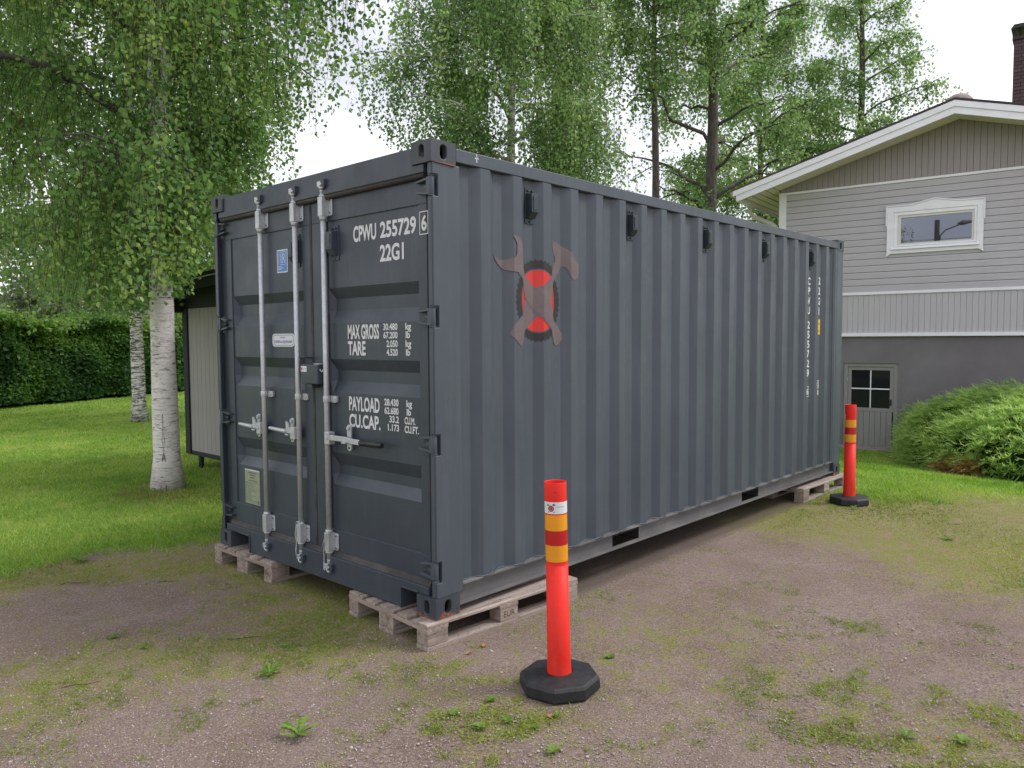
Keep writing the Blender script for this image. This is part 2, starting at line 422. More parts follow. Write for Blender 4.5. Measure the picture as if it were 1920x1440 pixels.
_tc = {}
def text_geo(s, bold=.022):
    key = (s, bold)
    if key in _tc: return _tc[key]
    cu = bpy.data.curves.new('t', 'FONT'); cu.body = s; cu.offset = bold; cu.resolution_u = 4; cu.fill_mode = 'FRONT'
    o = bpy.data.objects.new('t', cu); C.objects.link(o)
    bpy.context.view_layer.update()
    dg = bpy.context.evaluated_depsgraph_get(); me = o.evaluated_get(dg).to_mesh()
    vs = [(v.co.x, v.co.y) for v in me.vertices]; fs = [tuple(p.vertices) for p in me.polygons]
    o.evaluated_get(dg).to_mesh_clear(); bpy.data.objects.remove(o); bpy.data.curves.remove(cu)
    xs = [v[0] for v in vs]; ys = [v[1] for v in vs]
    bb = (min(xs), max(xs), min(ys), max(ys))
    _tc[key] = (vs, fs, bb); return _tc[key]
def text_mb(mb, s, x0, x1, z0, z1, plane='door', d=.05, bold=.022, desc=False):
    vs, fs, (a, b, c, e) = text_geo(s, bold)
    if desc:   # keep baseline for strings with descenders: map 0..0.7 cap range
        c, e = -.02, .72
    k = len(mb.v)
    for x, y in vs:
        p = x0 + (x - a) / (b - a) * (x1 - x0); q = z0 + (y - c) / (e - c) * (z1 - z0)
        mb.v.append((p, d, q) if plane == 'door' else (d, p, q))
    mb.f += [tuple(i + k for i in q) for q in fs]; mb.sm += [False] * len(fs)

def S(t): t = max(0., min(1., t)); return t * t * (3 - 2 * t)
def terrain(x, y):
    t = (y - 6.0) / 7.5
    bx = S((x + 14) / 7.0)
    return -.66 * S(t) * bx
def terr_np(x, y):
    t = np.clip((y - 6.0) / 7.5, 0, 1); b = np.clip((x + 14) / 7.0, 0, 1)
    return -.66 * t * t * (3 - 2 * t) * b * b * (3 - 2 * b)

# ------------------------------------------------------------------ ground
def gauss(x, c, s): return np.exp(-((x - c) / s) ** 2)
def sm(t): t = np.clip(t, 0, 1); return t * t * (3 - 2 * t)
def lawn_np(x, y):
    wob = .22 * np.sin(x * 2.1 + y * 1.3) + .16 * np.sin(y * 4.3 + 1) + .09 * np.sin(x * 9 + y * 5)
    left = sm((-3.25 - x + .45 * wob + .10 * (y + 1)) / .9 + .5)
    behind = sm((y - 2.2) / .8) * (x < -2.2)
    yl = 5.75 + .50 * (x - .39)
    right = sm((y - yl + 1.3 * wob) / 2.3 + .5) * (x > -2.7)
    return np.clip(np.maximum(np.maximum(left, behind), right), 0, 1)
def moss_np(x, y):
    w = .25 * np.sin(y * 1.7 + x) + .12 * np.sin(y * 4.1)
    m = .66 * gauss(x + w, -.95, .40) * sm((1.2 - y) / 1.0)
    m += .75 * gauss(x + w, -2.65, .28) * sm((.6 - y) / .8)
    m += .75 * gauss(x, -1.9, .5) * gauss(y, .1, .45) + .8 * gauss(x, -1.05, .45) * gauss(y, -.1, .45)
    m += .35 * gauss(x, -.1, .5) * gauss(y, -.35, .4)
    m += 1.15 * sm((y - 3.0 + .25 * w) / 1.3) * (x > -.5) * sm((9 - y) / 1.5)
    m += .9 * gauss(x, 1.9, .55) * gauss(y, 3.3, .5) + .35 * gauss(x, 1.0, .9) * gauss(y, .9, .9)
    m += .55 * gauss(x, 2.3, .45) * gauss(y, .8, .35) + .40 * gauss(x, .8, .5) * gauss(y, -.35, .3)
    m += .45 * gauss(x, -3.1, .3)
    return np.clip(m + .17, 0, 1.25)
def soil_shade_np(x, y):
    return np.clip(.95 * (x < .02) * (x > -2.5) * sm((y - .25) / .6) * (y < 6.2) + .8 * gauss(x, -5.45, .45) * gauss(y, .85, .35), 0, 1)  # container's shade painted into the ground colour, plus the soil ring at the birch
def axis_pts(a, b, fine0, fine1, st, big):
    c = list(np.arange(fine0, fine1 + 1e-6, st)); s_ = st
    x = fine1
    while x < b: s_ *= big; x += s_; c.append(x)
    s_ = st; x = fine0
    while x > a: s_ *= big; x -= s_; c.insert(0, x)
    return np.array(c)
gx = axis_pts(-420, 420, -8, 6, .1, 1.18); gy = axis_pts(-200, 420, -3, 11, .1, 1.18)
X, Y = np.meshgrid(gx, gy)
Z = terr_np(X, Y) + .010 * np.sin(X * 1.9 + Y * .7) * np.sin(Y * 1.3) * (np.abs(X) < 12) * (X > .3)
V = np.stack([X, Y, Z], -1).reshape(-1, 3)
nx, ny = len(gx), len(gy)
ii = np.arange(nx * ny).reshape(ny, nx)
F = np.stack([ii[:-1, :-1], ii[:-1, 1:], ii[1:, 1:], ii[1:, :-1]], -1).reshape(-1, 4)
g = npmesh('ground', V, F, 'ground', attrs={'lawn': lawn_np(X, Y).ravel(), 'moss': moss_np(X, Y).ravel(), 'soil_shade': soil_shade_np(X, Y).ravel()})
g.data.polygons.foreach_set('use_smooth', [True] * len(g.data.polygons))
tagp(g, kind='structure')

# ------------------------------------------------------------------ container
LC, WC, HC, Z0 = 6.058, 2.438, 2.591, .144
cont = empty('shipping_container', (-1.219, 3.029, Z0), 0,
             'dark grey twenty foot steel shipping container standing on wooden pallets', 'shipping container')
OFF = (1.219, -3.029, 0)
def cb(mb, name, m, bevel=0, parent=None):
    return mb.build(name, m, parent or cont, OFF if (parent is None or parent is cont) else (0, 0, 0), bevel=bevel)

# corrugated side profile: outward flat ends at .444 + k*.273
PER, FL, SLP, DEP = .273, .072, .065, .036
def prof(y):
    t = (y - .444) % PER          # 0 = end of an outward flat
    inn = PER - FL - 2 * SLP
    if t < SLP: return -DEP * t / SLP
    if t < SLP + inn: return -DEP
    if t < 2 * SLP + inn: return -DEP * (1 - (t - SLP - inn) / SLP)
    return 0.0
BR = []
k = -3
while .444 + k * PER < 6.2:
    b0 = .444 + k * PER; inn = PER - FL - 2 * SLP
    BR += [b0, b0 + SLP, b0 + SLP + inn, b0 + 2 * SLP + inn]; k += 1
BR = sorted(BR)
ys = [.205] + [b for b in BR if .21 < b < 5.86] + [5.87]
def side_panel(sign):
    mb = MB(); n = len(ys)
    for y in ys:
        x = prof(y) - .003
        for z in (.166, 2.492): mb.v.append((x if sign > 0 else -WC - x, y, z))
    for y in ys:
        x = prof(y) - .006
        for z in (.166, 2.492): mb.v.append((x if sign > 0 else -WC - x, y, z))
    m2 = 2 * n
    for i in range(n - 1):
        mb.f.append((2 * i, 2 * i + 2, 2 * i + 3, 2 * i + 1)); mb.f.append((m2 + 2 * i, m2 + 2 * i + 1, m2 + 2 * i + 3, m2 + 2 * i + 2))
        mb.f.append((2 * i, m2 + 2 * i, m2 + 2 * i + 2, 2 * i + 2)); mb.f.append((2 * i + 1, 2 * i + 3, m2 + 2 * i + 3, m2 + 2 * i + 1))
    mb.sm += [False] * (4 * (n - 1))
    return cb(mb, 'side_panel', 'paint_lit')
side_panel(1); side_panel(-1)
# end wall (far), roof, floor
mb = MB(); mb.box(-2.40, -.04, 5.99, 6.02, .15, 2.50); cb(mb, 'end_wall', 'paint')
mb = MB(); mb.box(-2.39, -.05, .10, 5.98, 2.555, 2.572); cb(mb, 'roof_panel', 'paint')
mb = MB(); mb.box(-2.385, -.055, .10, 5.95, .12, .16)
cb(mb, 'floor', 'under')
mb = MB()
for yk in (.32, .65, .98, 1.31, 1.64, 2.12, 2.45, 2.78, 3.11, 3.44, 3.67, 4.14, 4.47, 4.80, 5.13, 5.46, 5.75): mb.box(-2.38, -.06, yk, yk + .045, .02, .118)
o = cb(mb, 'floor_crossmember', 'under'); o['kind'] = 'stuff'

# side rails
for sgn in (1, -1):
    def X_(x): return x if sgn > 0 else -WC - x
    def bx(mb, x0, x1, *a):
        p, q_ = X_(x0), X_(x1); mb.box(min(p, q_), max(p, q_), *a)
    mb = MB(); bx(mb, -.060, -.0, .180, 5.878, 2.494, 2.566); cb(mb, 'top_side_rail', 'paint_lit', .004)
    # bottom C rail: web with fork pockets, flanges turned outwards
    mb = MB()
    bx(mb, -.050, -.001, .205, 5.87, .1555, .1655)
    for a, b in ((.180, 1.715), (2.055, 3.735), (4.075, 5.878)): bx(mb, -.050, -.044, a, b, .0505, .155)
    bx(mb, -.050, -.006, .180, 5.878, .042, .050)
    cb(mb, 'bottom_side_rail', 'rail')
    for y in (1.715, 3.735):
        mb = MB()
        for ya in (y - .004, y + .336): bx(mb, -1.218, -.0445, ya, ya + .006, .0505, .151)
        bx(mb, -1.218, -.0445, y - .004, y + .342, .1512, .1545)
        cb(mb, 'fork_pocket', 'under')  # near-black plates, the shade inside the pocket put into their colour
    # ragged weld bead under the corrugations
    mb = MB()
    yy = np.arange(.215, 5.86, .018)
    mb.tube([(X_(prof(y) + .0015), y, .1685 + .0025 * math.sin(y * 60) + random.uniform(-.0015, .0015)) for y in yy], .0045, 5)
    cb(mb, 'weld_bead', 'paint_lit')

# corner posts
HZ = [(2.352, .115), (1.655, .115), (.962, .115), (.262, .115)]   # hinge centre heights, slot height
def corner_post(sgn):
    def X_(x): return x if sgn > 0 else -WC - x
    mb = MB()
    zs = [.118]; cuts = sorted([(z - h / 2, z + h / 2) for z, h in HZ])
    poly = [(.060, .118), (.060, 2.473), (.208, 2.473), (.208, .118)]
    # plate with notches towards the doors (y,z)
    pts = [(.208, .118), (.208, 2.473), (.012, 2.473)]
    for a, b in reversed(cuts): pts += [(.012, b), (.050, b), (.050, a), (.012, a)]
    pts += [(.012, .118)]
    mb.prism(pts, X_(-.003), X_(-.012), 'x')
    segs = []; z = .118
    for a, b in cuts: segs.append((z, a)); z = b
    segs.append((z, 2.473))
    for a, b in segs:
        p, q_ = X_(-.0125), X_(-.046)
        mb.box(min(p, q_), max(p, q_), .012, .022, a, b)
    p, q_ = X_(-.0125), X_(-.085)
    mb.box(min(p, q_), max(p, q_), .056, .075, .118, 2.473)
    mb.box(min(X_(-.0125), X_(-.09)), max(X_(-.0125), X_(-.09)), .190, .208, .118, 2.473)
    cb(mb, 'corner_post', 'paint_lit' if sgn > 0 else 'paint', .004)
corner_post(1); corner_post(-1)
for sgn in (1, -1):
    mb = MB(); a, b = (-.11, -.001) if sgn > 0 else (-WC + .001, -WC + .11)
    mb.box(a, b, 5.872, 6.050, .118, 2.473)
    mb.box(a + .01, b - .012, 5.80, 5.871, .166, 2.47)
    cb(mb, 'corner_post', 'paint_lit', .006)

# corner castings with oval apertures
def casting(x0, x1, y0, y1, z0, z1, holes, m):
    """box with oval holes on the given faces; holes: dict face -> (u centre offset, w, h)"""
    mb = MB()
    faces = {'-y': ((x0, y0, z0), (1, 0, 0), (0, 0, 1), x1 - x0, z1 - z0, (0, 1, 0)),
             '+y': ((x1, y1, z0), (-1, 0, 0), (0, 0, 1), x1 - x0, z1 - z0, (0, -1, 0)),
             '+x': ((x1, y0, z0), (0, 1, 0), (0, 0, 1), y1 - y0, z1 - z0, (-1, 0, 0)),
             '-x': ((x0, y1, z0), (0, -1, 0), (0, 0, 1), y1 - y0, z1 - z0, (1, 0, 0)),
             '+z': ((x0, y0, z1), (1, 0, 0), (0, 1, 0), x1 - x0, y1 - y0, (0, 0, -1)),
             '-z': ((x0, y1, z0), (1, 0, 0), (0, -1, 0), x1 - x0, y1 - y0, (0, 0, 1))}
    for fn, (o, u, v, W_, H_, nn) in faces.items():
        o, u, v, nn = map(Vector, (o, u, v, nn))
        if fn not in holes:
            mb.add([o, o + u * W_, o + u * W_ + v * H_, o + v * H_], [(0, 1, 2, 3)]); continue
        hw, hh = holes[fn]
        cx, cy = W_ / 2, H_ / 2
        angs = sorted([2 * PI * k / 28 for k in range(28)] + [math.atan2(cy * a, cx * b) % (2 * PI) for a in (1, -1) for b in (1, -1)])
        outer, inner = [], []
        for a in angs:
            ca, sa = math.cos(a), math.sin(a)
            s_ = min(cx / abs(ca) if abs(ca) > 1e-9 else 1e9, cy / abs(sa) if abs(sa) > 1e-9 else 1e9)
            outer.append(o + u * (cx + ca * s_) + v * (cy + sa * s_))
            # stadium
            st = hh - hw
            px, py = hw * ca, hw * sa + (st if sa > 0.01 else (-st if sa < -.01 else 0))
            if abs(sa) <= .01: py = 0
            inner.append(o + u * (cx + px) + v * (cy + py))
        n = len(angs); inn2 = [p + nn * .004 - (p - (o + u * cx + v * cy)) * .10 for p in inner]
        inn3 = [p + nn * .030 for p in inn2]
        vs = outer + inner + inn2 + inn3
        fs = []
        for i in range(n):
            j = (i + 1) % n
            fs += [(i, j, n + j, n + i), (n + i, n + j, 2 * n + j, 2 * n + i), (2 * n + i, 2 * n + j, 3 * n + j, 3 * n + i)]
        mb.add(vs, fs)
    # dark inner chamber walls
    e = .031
    mb.box(x0 + e + .03, x1 - e - .03, y0 + e + .03, y1 - e - .03, z0 + .02, z1 - .02)
    return mb
for sx in (0, 1):
    for sy in (0, 1):
        for sz in (0, 1):
            x0, x1 = (-.162, 0.) if sx == 0 else (-WC, -WC + .162)
            y0, y1 = (0., .178) if sy == 0 else (LC - .178, LC)
            z0, z1 = (0., .118) if sz == 0 else (HC - .118, HC)
            h = {('-y' if sy == 0 else '+y'): (.023, .041), ('+x' if sx == 0 else '-x'): (.027, .042)}
            if sz: h['+z'] = (.03, .055)
            mb = casting(x0, x1, y0, y1, z0, z1, h, 'casting')
            me_o = cb(mb, 'corner_casting', 'casting' if (sz == 0 and sx == 0) else 'casting_top')
            addbevel(me_o, .004)
mb = MB(); mb.tube([(.0005, .02, 2.4725), (.0005, .08, 2.4715), (.0005, .165, 2.4700)], [.003, .004, .006], 6); cb(mb, 'rust_streak', mat('rust', (.20, .075, .035), .9)[0])
# header, sill
mb = MB()
mb.prism([(-2.276, 2.425), (-.162, 2.425), (-.162, 2.568), (-2.276, 2.568)], .012, .10)
mb.box(-2.36, -.078, .0125, .09, 2.426, 2.472)
cb(mb, 'door_header', 'paint', .005)
mb = MB()
pts = [(-2.362, .166), (-2.362, .119), (-2.19, .119), (-2.176, .125), (-2.02, .125), (-2.02, .006), (-.318, .006), (-.318, .125), (-.166, .125), (-.166, .119), (-.076, .119), (-.076, .166)]
mb.prism(pts, .014, .10)
cb(mb, 'door_sill', 'paint', .004)
for a, b in ((-2.176, -2.022), (-.316, -.166)):
    mb = MB(); mb.box(a, b, .008, .20, .120, .130)
    e = b if b < -1 else a
    mb.box(e - .006, e + .006, .006, .20, .004, .1195)
    mb.box(a + .008, b - .008, .19, .2, .01, .119)
    cb(mb, 'fork_pocket_lip', 'paint', .002)

# doors
RZ = [(1.857, 1.791, 1.716, 1.635), (1.415, 1.345, 1.278, 1.207), (.826, .746, .685, .620)]
def door(x0, x1, px0, px1, label):
    mb = MB()
    yo, yf, yi = .061, .052, .098
    zt, zb = 2.270, .335
    # frame ring
    zT, zB = 2.415, .185
    mb.box(x0, x1, yf, .10, zt, zT); mb.box(x0, x1, yf, .10, zB, zb)
    mb.box(x0, px0, yf, .10, zb, zt); mb.box(px1, x1, yf, .10, zb, zt)
    zl = [(zb, 0)]
    for r in reversed(RZ): zl += [(r[3], 0), (r[2], 1), (r[1], 1), (r[0], 0)]
    zl.append((zt, 0))
    xl = [(px0, 0), (px0 + .030, 1), (px1 - .030, 1), (px1, 0)]
    k0 = len(mb.v)
    for z, dz in zl:
        for x, dx in xl: mb.v.append((x, yo + (yi - yo) * dz * dx, z))
    for i in range(len(zl) - 1):
        for j in range(3):
            a = k0 + i * 4 + j; mb.f.append((a, a + 1, a + 5, a + 4)); mb.sm.append(False)
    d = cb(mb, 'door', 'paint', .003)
    d['label'] = label
    return d
doorR = door(-1.208, -.100, -1.045, -.172, 'right hand door with the weight table')
doorL = door(-2.338, -1.232, -2.262, -1.322, 'left hand door with two locking bars')
for d, x0, x1 in ((doorR, -1.208, -.100), (doorL, -2.338, -1.232)):
    mb = MB(); mb.box(x0 - .012, x1 + .012, .046, .088, 2.4155, 2.452); mb.box(x0 - .012, x1 + .012, .040, .088, .166, .1845)
    mb.add([(x0, .040, .1845), (x1, .040, .1845), (x1, .0515, .197), (x0, .0515, .197)], [(0, 1, 2, 3)])
    if d is doorR: mb.box(x0 - .012, x0 - .0005, .048, .09, .1846, 2.415); mb.box(x1 + .0005, x1 + .016, .056, .09, .1846, 2.415)
    else: mb.box(x1 + .0005, x1 + .011, .048, .09, .1846, 2.415); mb.box(x0 - .022, x0 - .0005, .056, .09, .1846, 2.415)
    cb(mb, 'door_gasket', 'gasket', .002, d)
# rubber lip strips on header and sill, as broad dark bands
mb = MB(); mb.tube([(-2.35, .034, 2.418), (-.085, .034, 2.418)], .018, 8); cb(mb, 'header_gasket', 'gasket')
mb = MB(); mb.prism([(.024, .150), (.046, .196), (.058, .196), (.058, .150)], -2.33, -.085, 'x'); cb(mb, 'sill_gasket', 'gasket')

# hinges
def hinge(d, z, sgn):
    def X_(x): return x if sgn > 0 else -WC - x
    mb = MB()
    mb.tube([(X_(-.030), .026, z - .050), (X_(-.030), .026, z + .050)], .0165, 12)
    p, q_ = X_(-.030), X_(-.058); mb.box(min(p, q_), max(p, q_), .012, .040, z - .046, z + .046)
    for s_ in (1, -1):
        za = z + s_ * .040
        pts = [(X_(-.050), za - .007), (X_(-.050), za + .007), (X_(-.150), za - s_ * .012 + .005), (X_(-.150), za - s_ * .012 - .005)]
        mb.prism(pts, .018, .0525)
    pts = [(X_(-.056), z - .016), (X_(-.056), z + .016), (X_(-.105), z + .005), (X_(-.105), z - .005)]
    mb.prism(pts, .032, .0522)
    for s_ in (1, -1):
        mb.tube([(X_(-.030), .026, z + s_ * .0505), (X_(-.030), .026, z + s_ * .0565)], .020, 12)
    cb(mb, 'hinge', 'paint_lit' if sgn > 0 else 'paint', .0015, d)
for z, h in HZ: hinge(doorR, z, 1); hinge(doorL, z, -1)

# lettering
def lettering(items, d, m='letter', name='lettering', y=.0495):
    for it in items:
        mb = MB(); text_mb(mb, it[0], it[1], it[2], it[3], it[4], 'door', it[5] if len(it) > 5 else y, .03)
        cb(mb, name, m, 0, d)
YP = .0590
mb = MB()
text_mb(mb, 'CPWU', -.775, -.552, 2.118, 2.214, 'door', YP, .03); text_mb(mb, '255729', -.515, -.196, 2.118, 2.214, 'door', YP, .03)
text_mb(mb, '6', -.142, -.098, 2.124, 2.210, 'door', .0500, .03)
a, b, c, d_, e = -.158, -.086, 2.104, 2.230, .005
for q_ in ((a, b, c, c + e), (a, b, d_ - e, d_), (a, a + e, c + e, d_ - e), (b - e, b, c + e, d_ - e)):
    mb.add([(q_[0], .0500, q_[2]), (q_[1], .0500, q_[2]), (q_[1], .0500, q_[3]), (q_[0], .0500, q_[3])], [(0, 1, 2, 3)])
cb(mb, 'lettering', 'letter', 0, doorR)
lettering([('22G1', -.520, -.304, 1.984, 2.082, YP)], doorR, name='lettering')
lettering([('MAX GROSS', -.848, -.540, 1.537, 1.627, YP), ('TARE', -.848, -.672, 1.440, 1.526, YP),
           ('30.480', -.500, -.370, 1.588, 1.628, YP), ('67.200', -.500, -.370, 1.540, 1.580, YP), ('2.050', -.472, -.370, 1.490, 1.530, YP), ('4.520', -.472, -.370, 1.441, 1.481, YP),
           ('kg', -.300, -.250, 1.577, 1.628, YP), ('lb', -.298, -.260, 1.541, 1.583 - .002, YP), ('kg', -.300, -.250, 1.479, 1.530, YP), ('lb', -.298, -.260, 1.442, 1.482 - .002, YP)], doorR, name='lettering')
lettering([('PAYLOAD', -.848, -.545, 1.100, 1.189, YP), ('CU.CAP.', -.848, -.540, .998, 1.082, YP),
           ('28.430', -.500, -.370, 1.150, 1.191, YP), ('62.680', -.500, -.370, 1.101, 1.142, YP), ('33.2', -.455, -.368, 1.053, 1.093, YP), ('1.173', -.470, -.368, 1.004, 1.044, YP),
           ('kg', -.300, -.250, 1.139, 1.190, YP), ('lb', -.298, -.260, 1.103, 1.141, YP), ('CU.M.', -.318, -.225, 1.052, 1.094, YP), ('CU.FT.', -.318, -.195, 1.002, 1.044, YP)], doorR, name='lettering')

def quad(mb, x0, x1, z0, z1, y): mb.add([(x0, y, z0), (x1, y, z0), (x1, y, z1), (x0, y, z1)], [(0, 1, 2, 3)])
def roundrect(x0, x1, z0, z1, r, n=6):
    pts = []
    for cx, cz, a0 in ((x1 - r, z0 + r, -90), (x1 - r, z1 - r, 0), (x0 + r, z1 - r, 90), (x0 + r, z0 + r, 180)):
        for k in range(n + 1):
            a = R(a0 + 90 * k / n); pts.append((cx + r * math.cos(a), cz + r * math.sin(a)))
    return pts
# blue classification sticker
mb = MB(); mb.prism(roundrect(-1.640, -1.508, 1.988, 2.142, .006), .0572, .0608); s1 = cb(mb, 'classification_sticker', 'letter', 0, doorL)
mb = MB(); quad(mb, -1.632, -1.516, 1.996, 2.134, .0562)
cb(mb, 'sticker_field', 'blue', 0, doorL)
mb = MB()
for x in (-1.624, -1.619): quad(mb, x, x + .0025, 2.045, 2.125, .0552)
for q_ in ((-1.600, -1.528, 2.040, 2.043), (-1.600, -1.528, 2.124, 2.127), (-1.600, -1.597, 2.043, 2.124), (-1.531, -1.528, 2.043, 2.124)): quad(mb, *q_, .0552)
quad(mb, -1.588, -1.581, 2.052, 2.116, .0552); quad(mb, -1.588, -1.562, 2.052, 2.058, .0552)
quad(mb, -1.567, -1.561, 2.060, 2.116, .0552)
mb.add([(-1.561, .0552, 2.116), (-1.545, .0552, 2.112), (-1.540, .0552, 2.100), (-1.545, .0552, 2.088), (-1.561, .0552, 2.082), (-1.561, .0552, 2.088), (-1.549, .0552, 2.092), (-1.546, .0552, 2.100), (-1.549, .0552, 2.107), (-1.561, .0552, 2.110)],
       [(0, 1, 8, 9), (1, 2, 7, 8), (2, 3, 6, 7), (3, 4, 5, 6)])
mb.add([(-1.555, .0552, 2.084), (-1.548, .0552, 2.086), (-1.537, .0552, 2.050), (-1.544, .0552, 2.050)], [(0, 1, 2, 3)])
for i, (wd_, z) in enumerate(((.05, 2.027), (.068, 2.017), (.042, 2.007))):
    n = int(wd_ / .006)
    for j in range(n): quad(mb, -1.622 + j * .006, -1.622 + j * .006 + .0042, z, z + .006, .0552)
cb(mb, 'sticker_mark', 'letter', 0, doorL)
# oval maker plate
mb = MB(); mb.prism(roundrect(-1.722, -1.444, 1.490, 1.578, .030), .0560, .0608); cb(mb, 'material_sticker', 'letter', 0, doorL)
mb = MB()
text_mb(mb, 'THE MADE OF', -1.625, -1.555, 1.547, 1.557, 'door', .0550, .0)
text_mb(mb, 'CORTEN or EQUIVALENT', -1.698, -1.470, 1.511, 1.533, 'door', .0550, .01)
o_, i_ = roundrect(-1.714, -1.452, 1.498, 1.570, .026), roundrect(-1.711, -1.455, 1.501, 1.567, .023)
n = len(o_); mb.add([(x, .0550, z) for x, z in o_] + [(x, .0550, z) for x, z in i_], [(i, (i + 1) % n, n + (i + 1) % n, n + i) for i in range(n)])
cb(mb, 'sticker_print', 'inkblue', 0, doorL)
# safety plate lower left
mb = MB(); mb.box(-2.150, -1.942, .0570, .0608, .345, .598); cb(mb, 'data_plate', 'plate', .001, doorL)
mb = MB(); random.seed(3)
quad(mb, -2.148, -1.944, .590, .597, .0562); cb(mb, 'plate_edge', 'letter', 0, doorL)
mb = MB()
rows = [(.570, .55, .009), (.553, .45, .008), (.535, .30, .010), (.512, .62, .009)] + [(.492 - .0125 * k, random.uniform(.35, .85), .0045) for k in range(11)]
for z, wf, h in rows:
    tot = .18 * wf; x = -2.046 - tot / 2 if z > .5 else -2.138
    while tot > 0:
        w_ = random.uniform(.006, .02); quad(mb, x, x + w_, z, z + h, .0563); x += w_ + .004; tot -= w_ + .004
for q_ in ((-2.142, -1.950, .502, .5035), (-2.142, -1.950, .354, .3555), (-2.142, -2.1405, .3555, .502), (-1.9515, -1.95, .3555, .502), (-1.975, -1.958, .36, .378)): quad(mb, *q_, .0563)
cb(mb, 'plate_print', 'inkgrey', 0, doorL)

# ventilators
def vent_mb():
    mb = MB()     # local: back at y=0, facing -y, centre 0,0
    mb.prism(roundrect(-.040, .040, -.108, .108, .008, 3), 0, -.006)
    for s_ in (-.018, .018): mb.tube([(s_, -.004, .088), (s_, -.018, .088)], .007, 8)
    mb.tube([(0, -.004, -.094), (0, -.014, -.094)], .007, 8)
    p = [(-.006, .072), (-.050, .066), (-.052, -.040), (-.022, -.078), (-.006, -.078)]
    mb.prism(p, -.030, .030, 'x')
    mb.box(-.017, .017, -.055, -.0525, -.032, .052)
    return mb
v1 = vent_mb().build('ventilator', 'paint', doorR, (-.962, .0605, 2.132), bevel=.002)
o = cp(v1, doorL, (-1.396, .0605, 2.118))
side_v = vent_mb().build('ventilator', 'vent', cont, (0, 0, 0), (0, 0, R(90)), bevel=.002)
side_v.location = (-DEP - .001 + 1.219, .820 - 3.029, 2.340)
for kk, yv in enumerate((1.912, 3.004, 4.096, 5.188)):
    cp(side_v, cont, (-DEP - .001 + 1.219, yv - 3.029, 2.340))

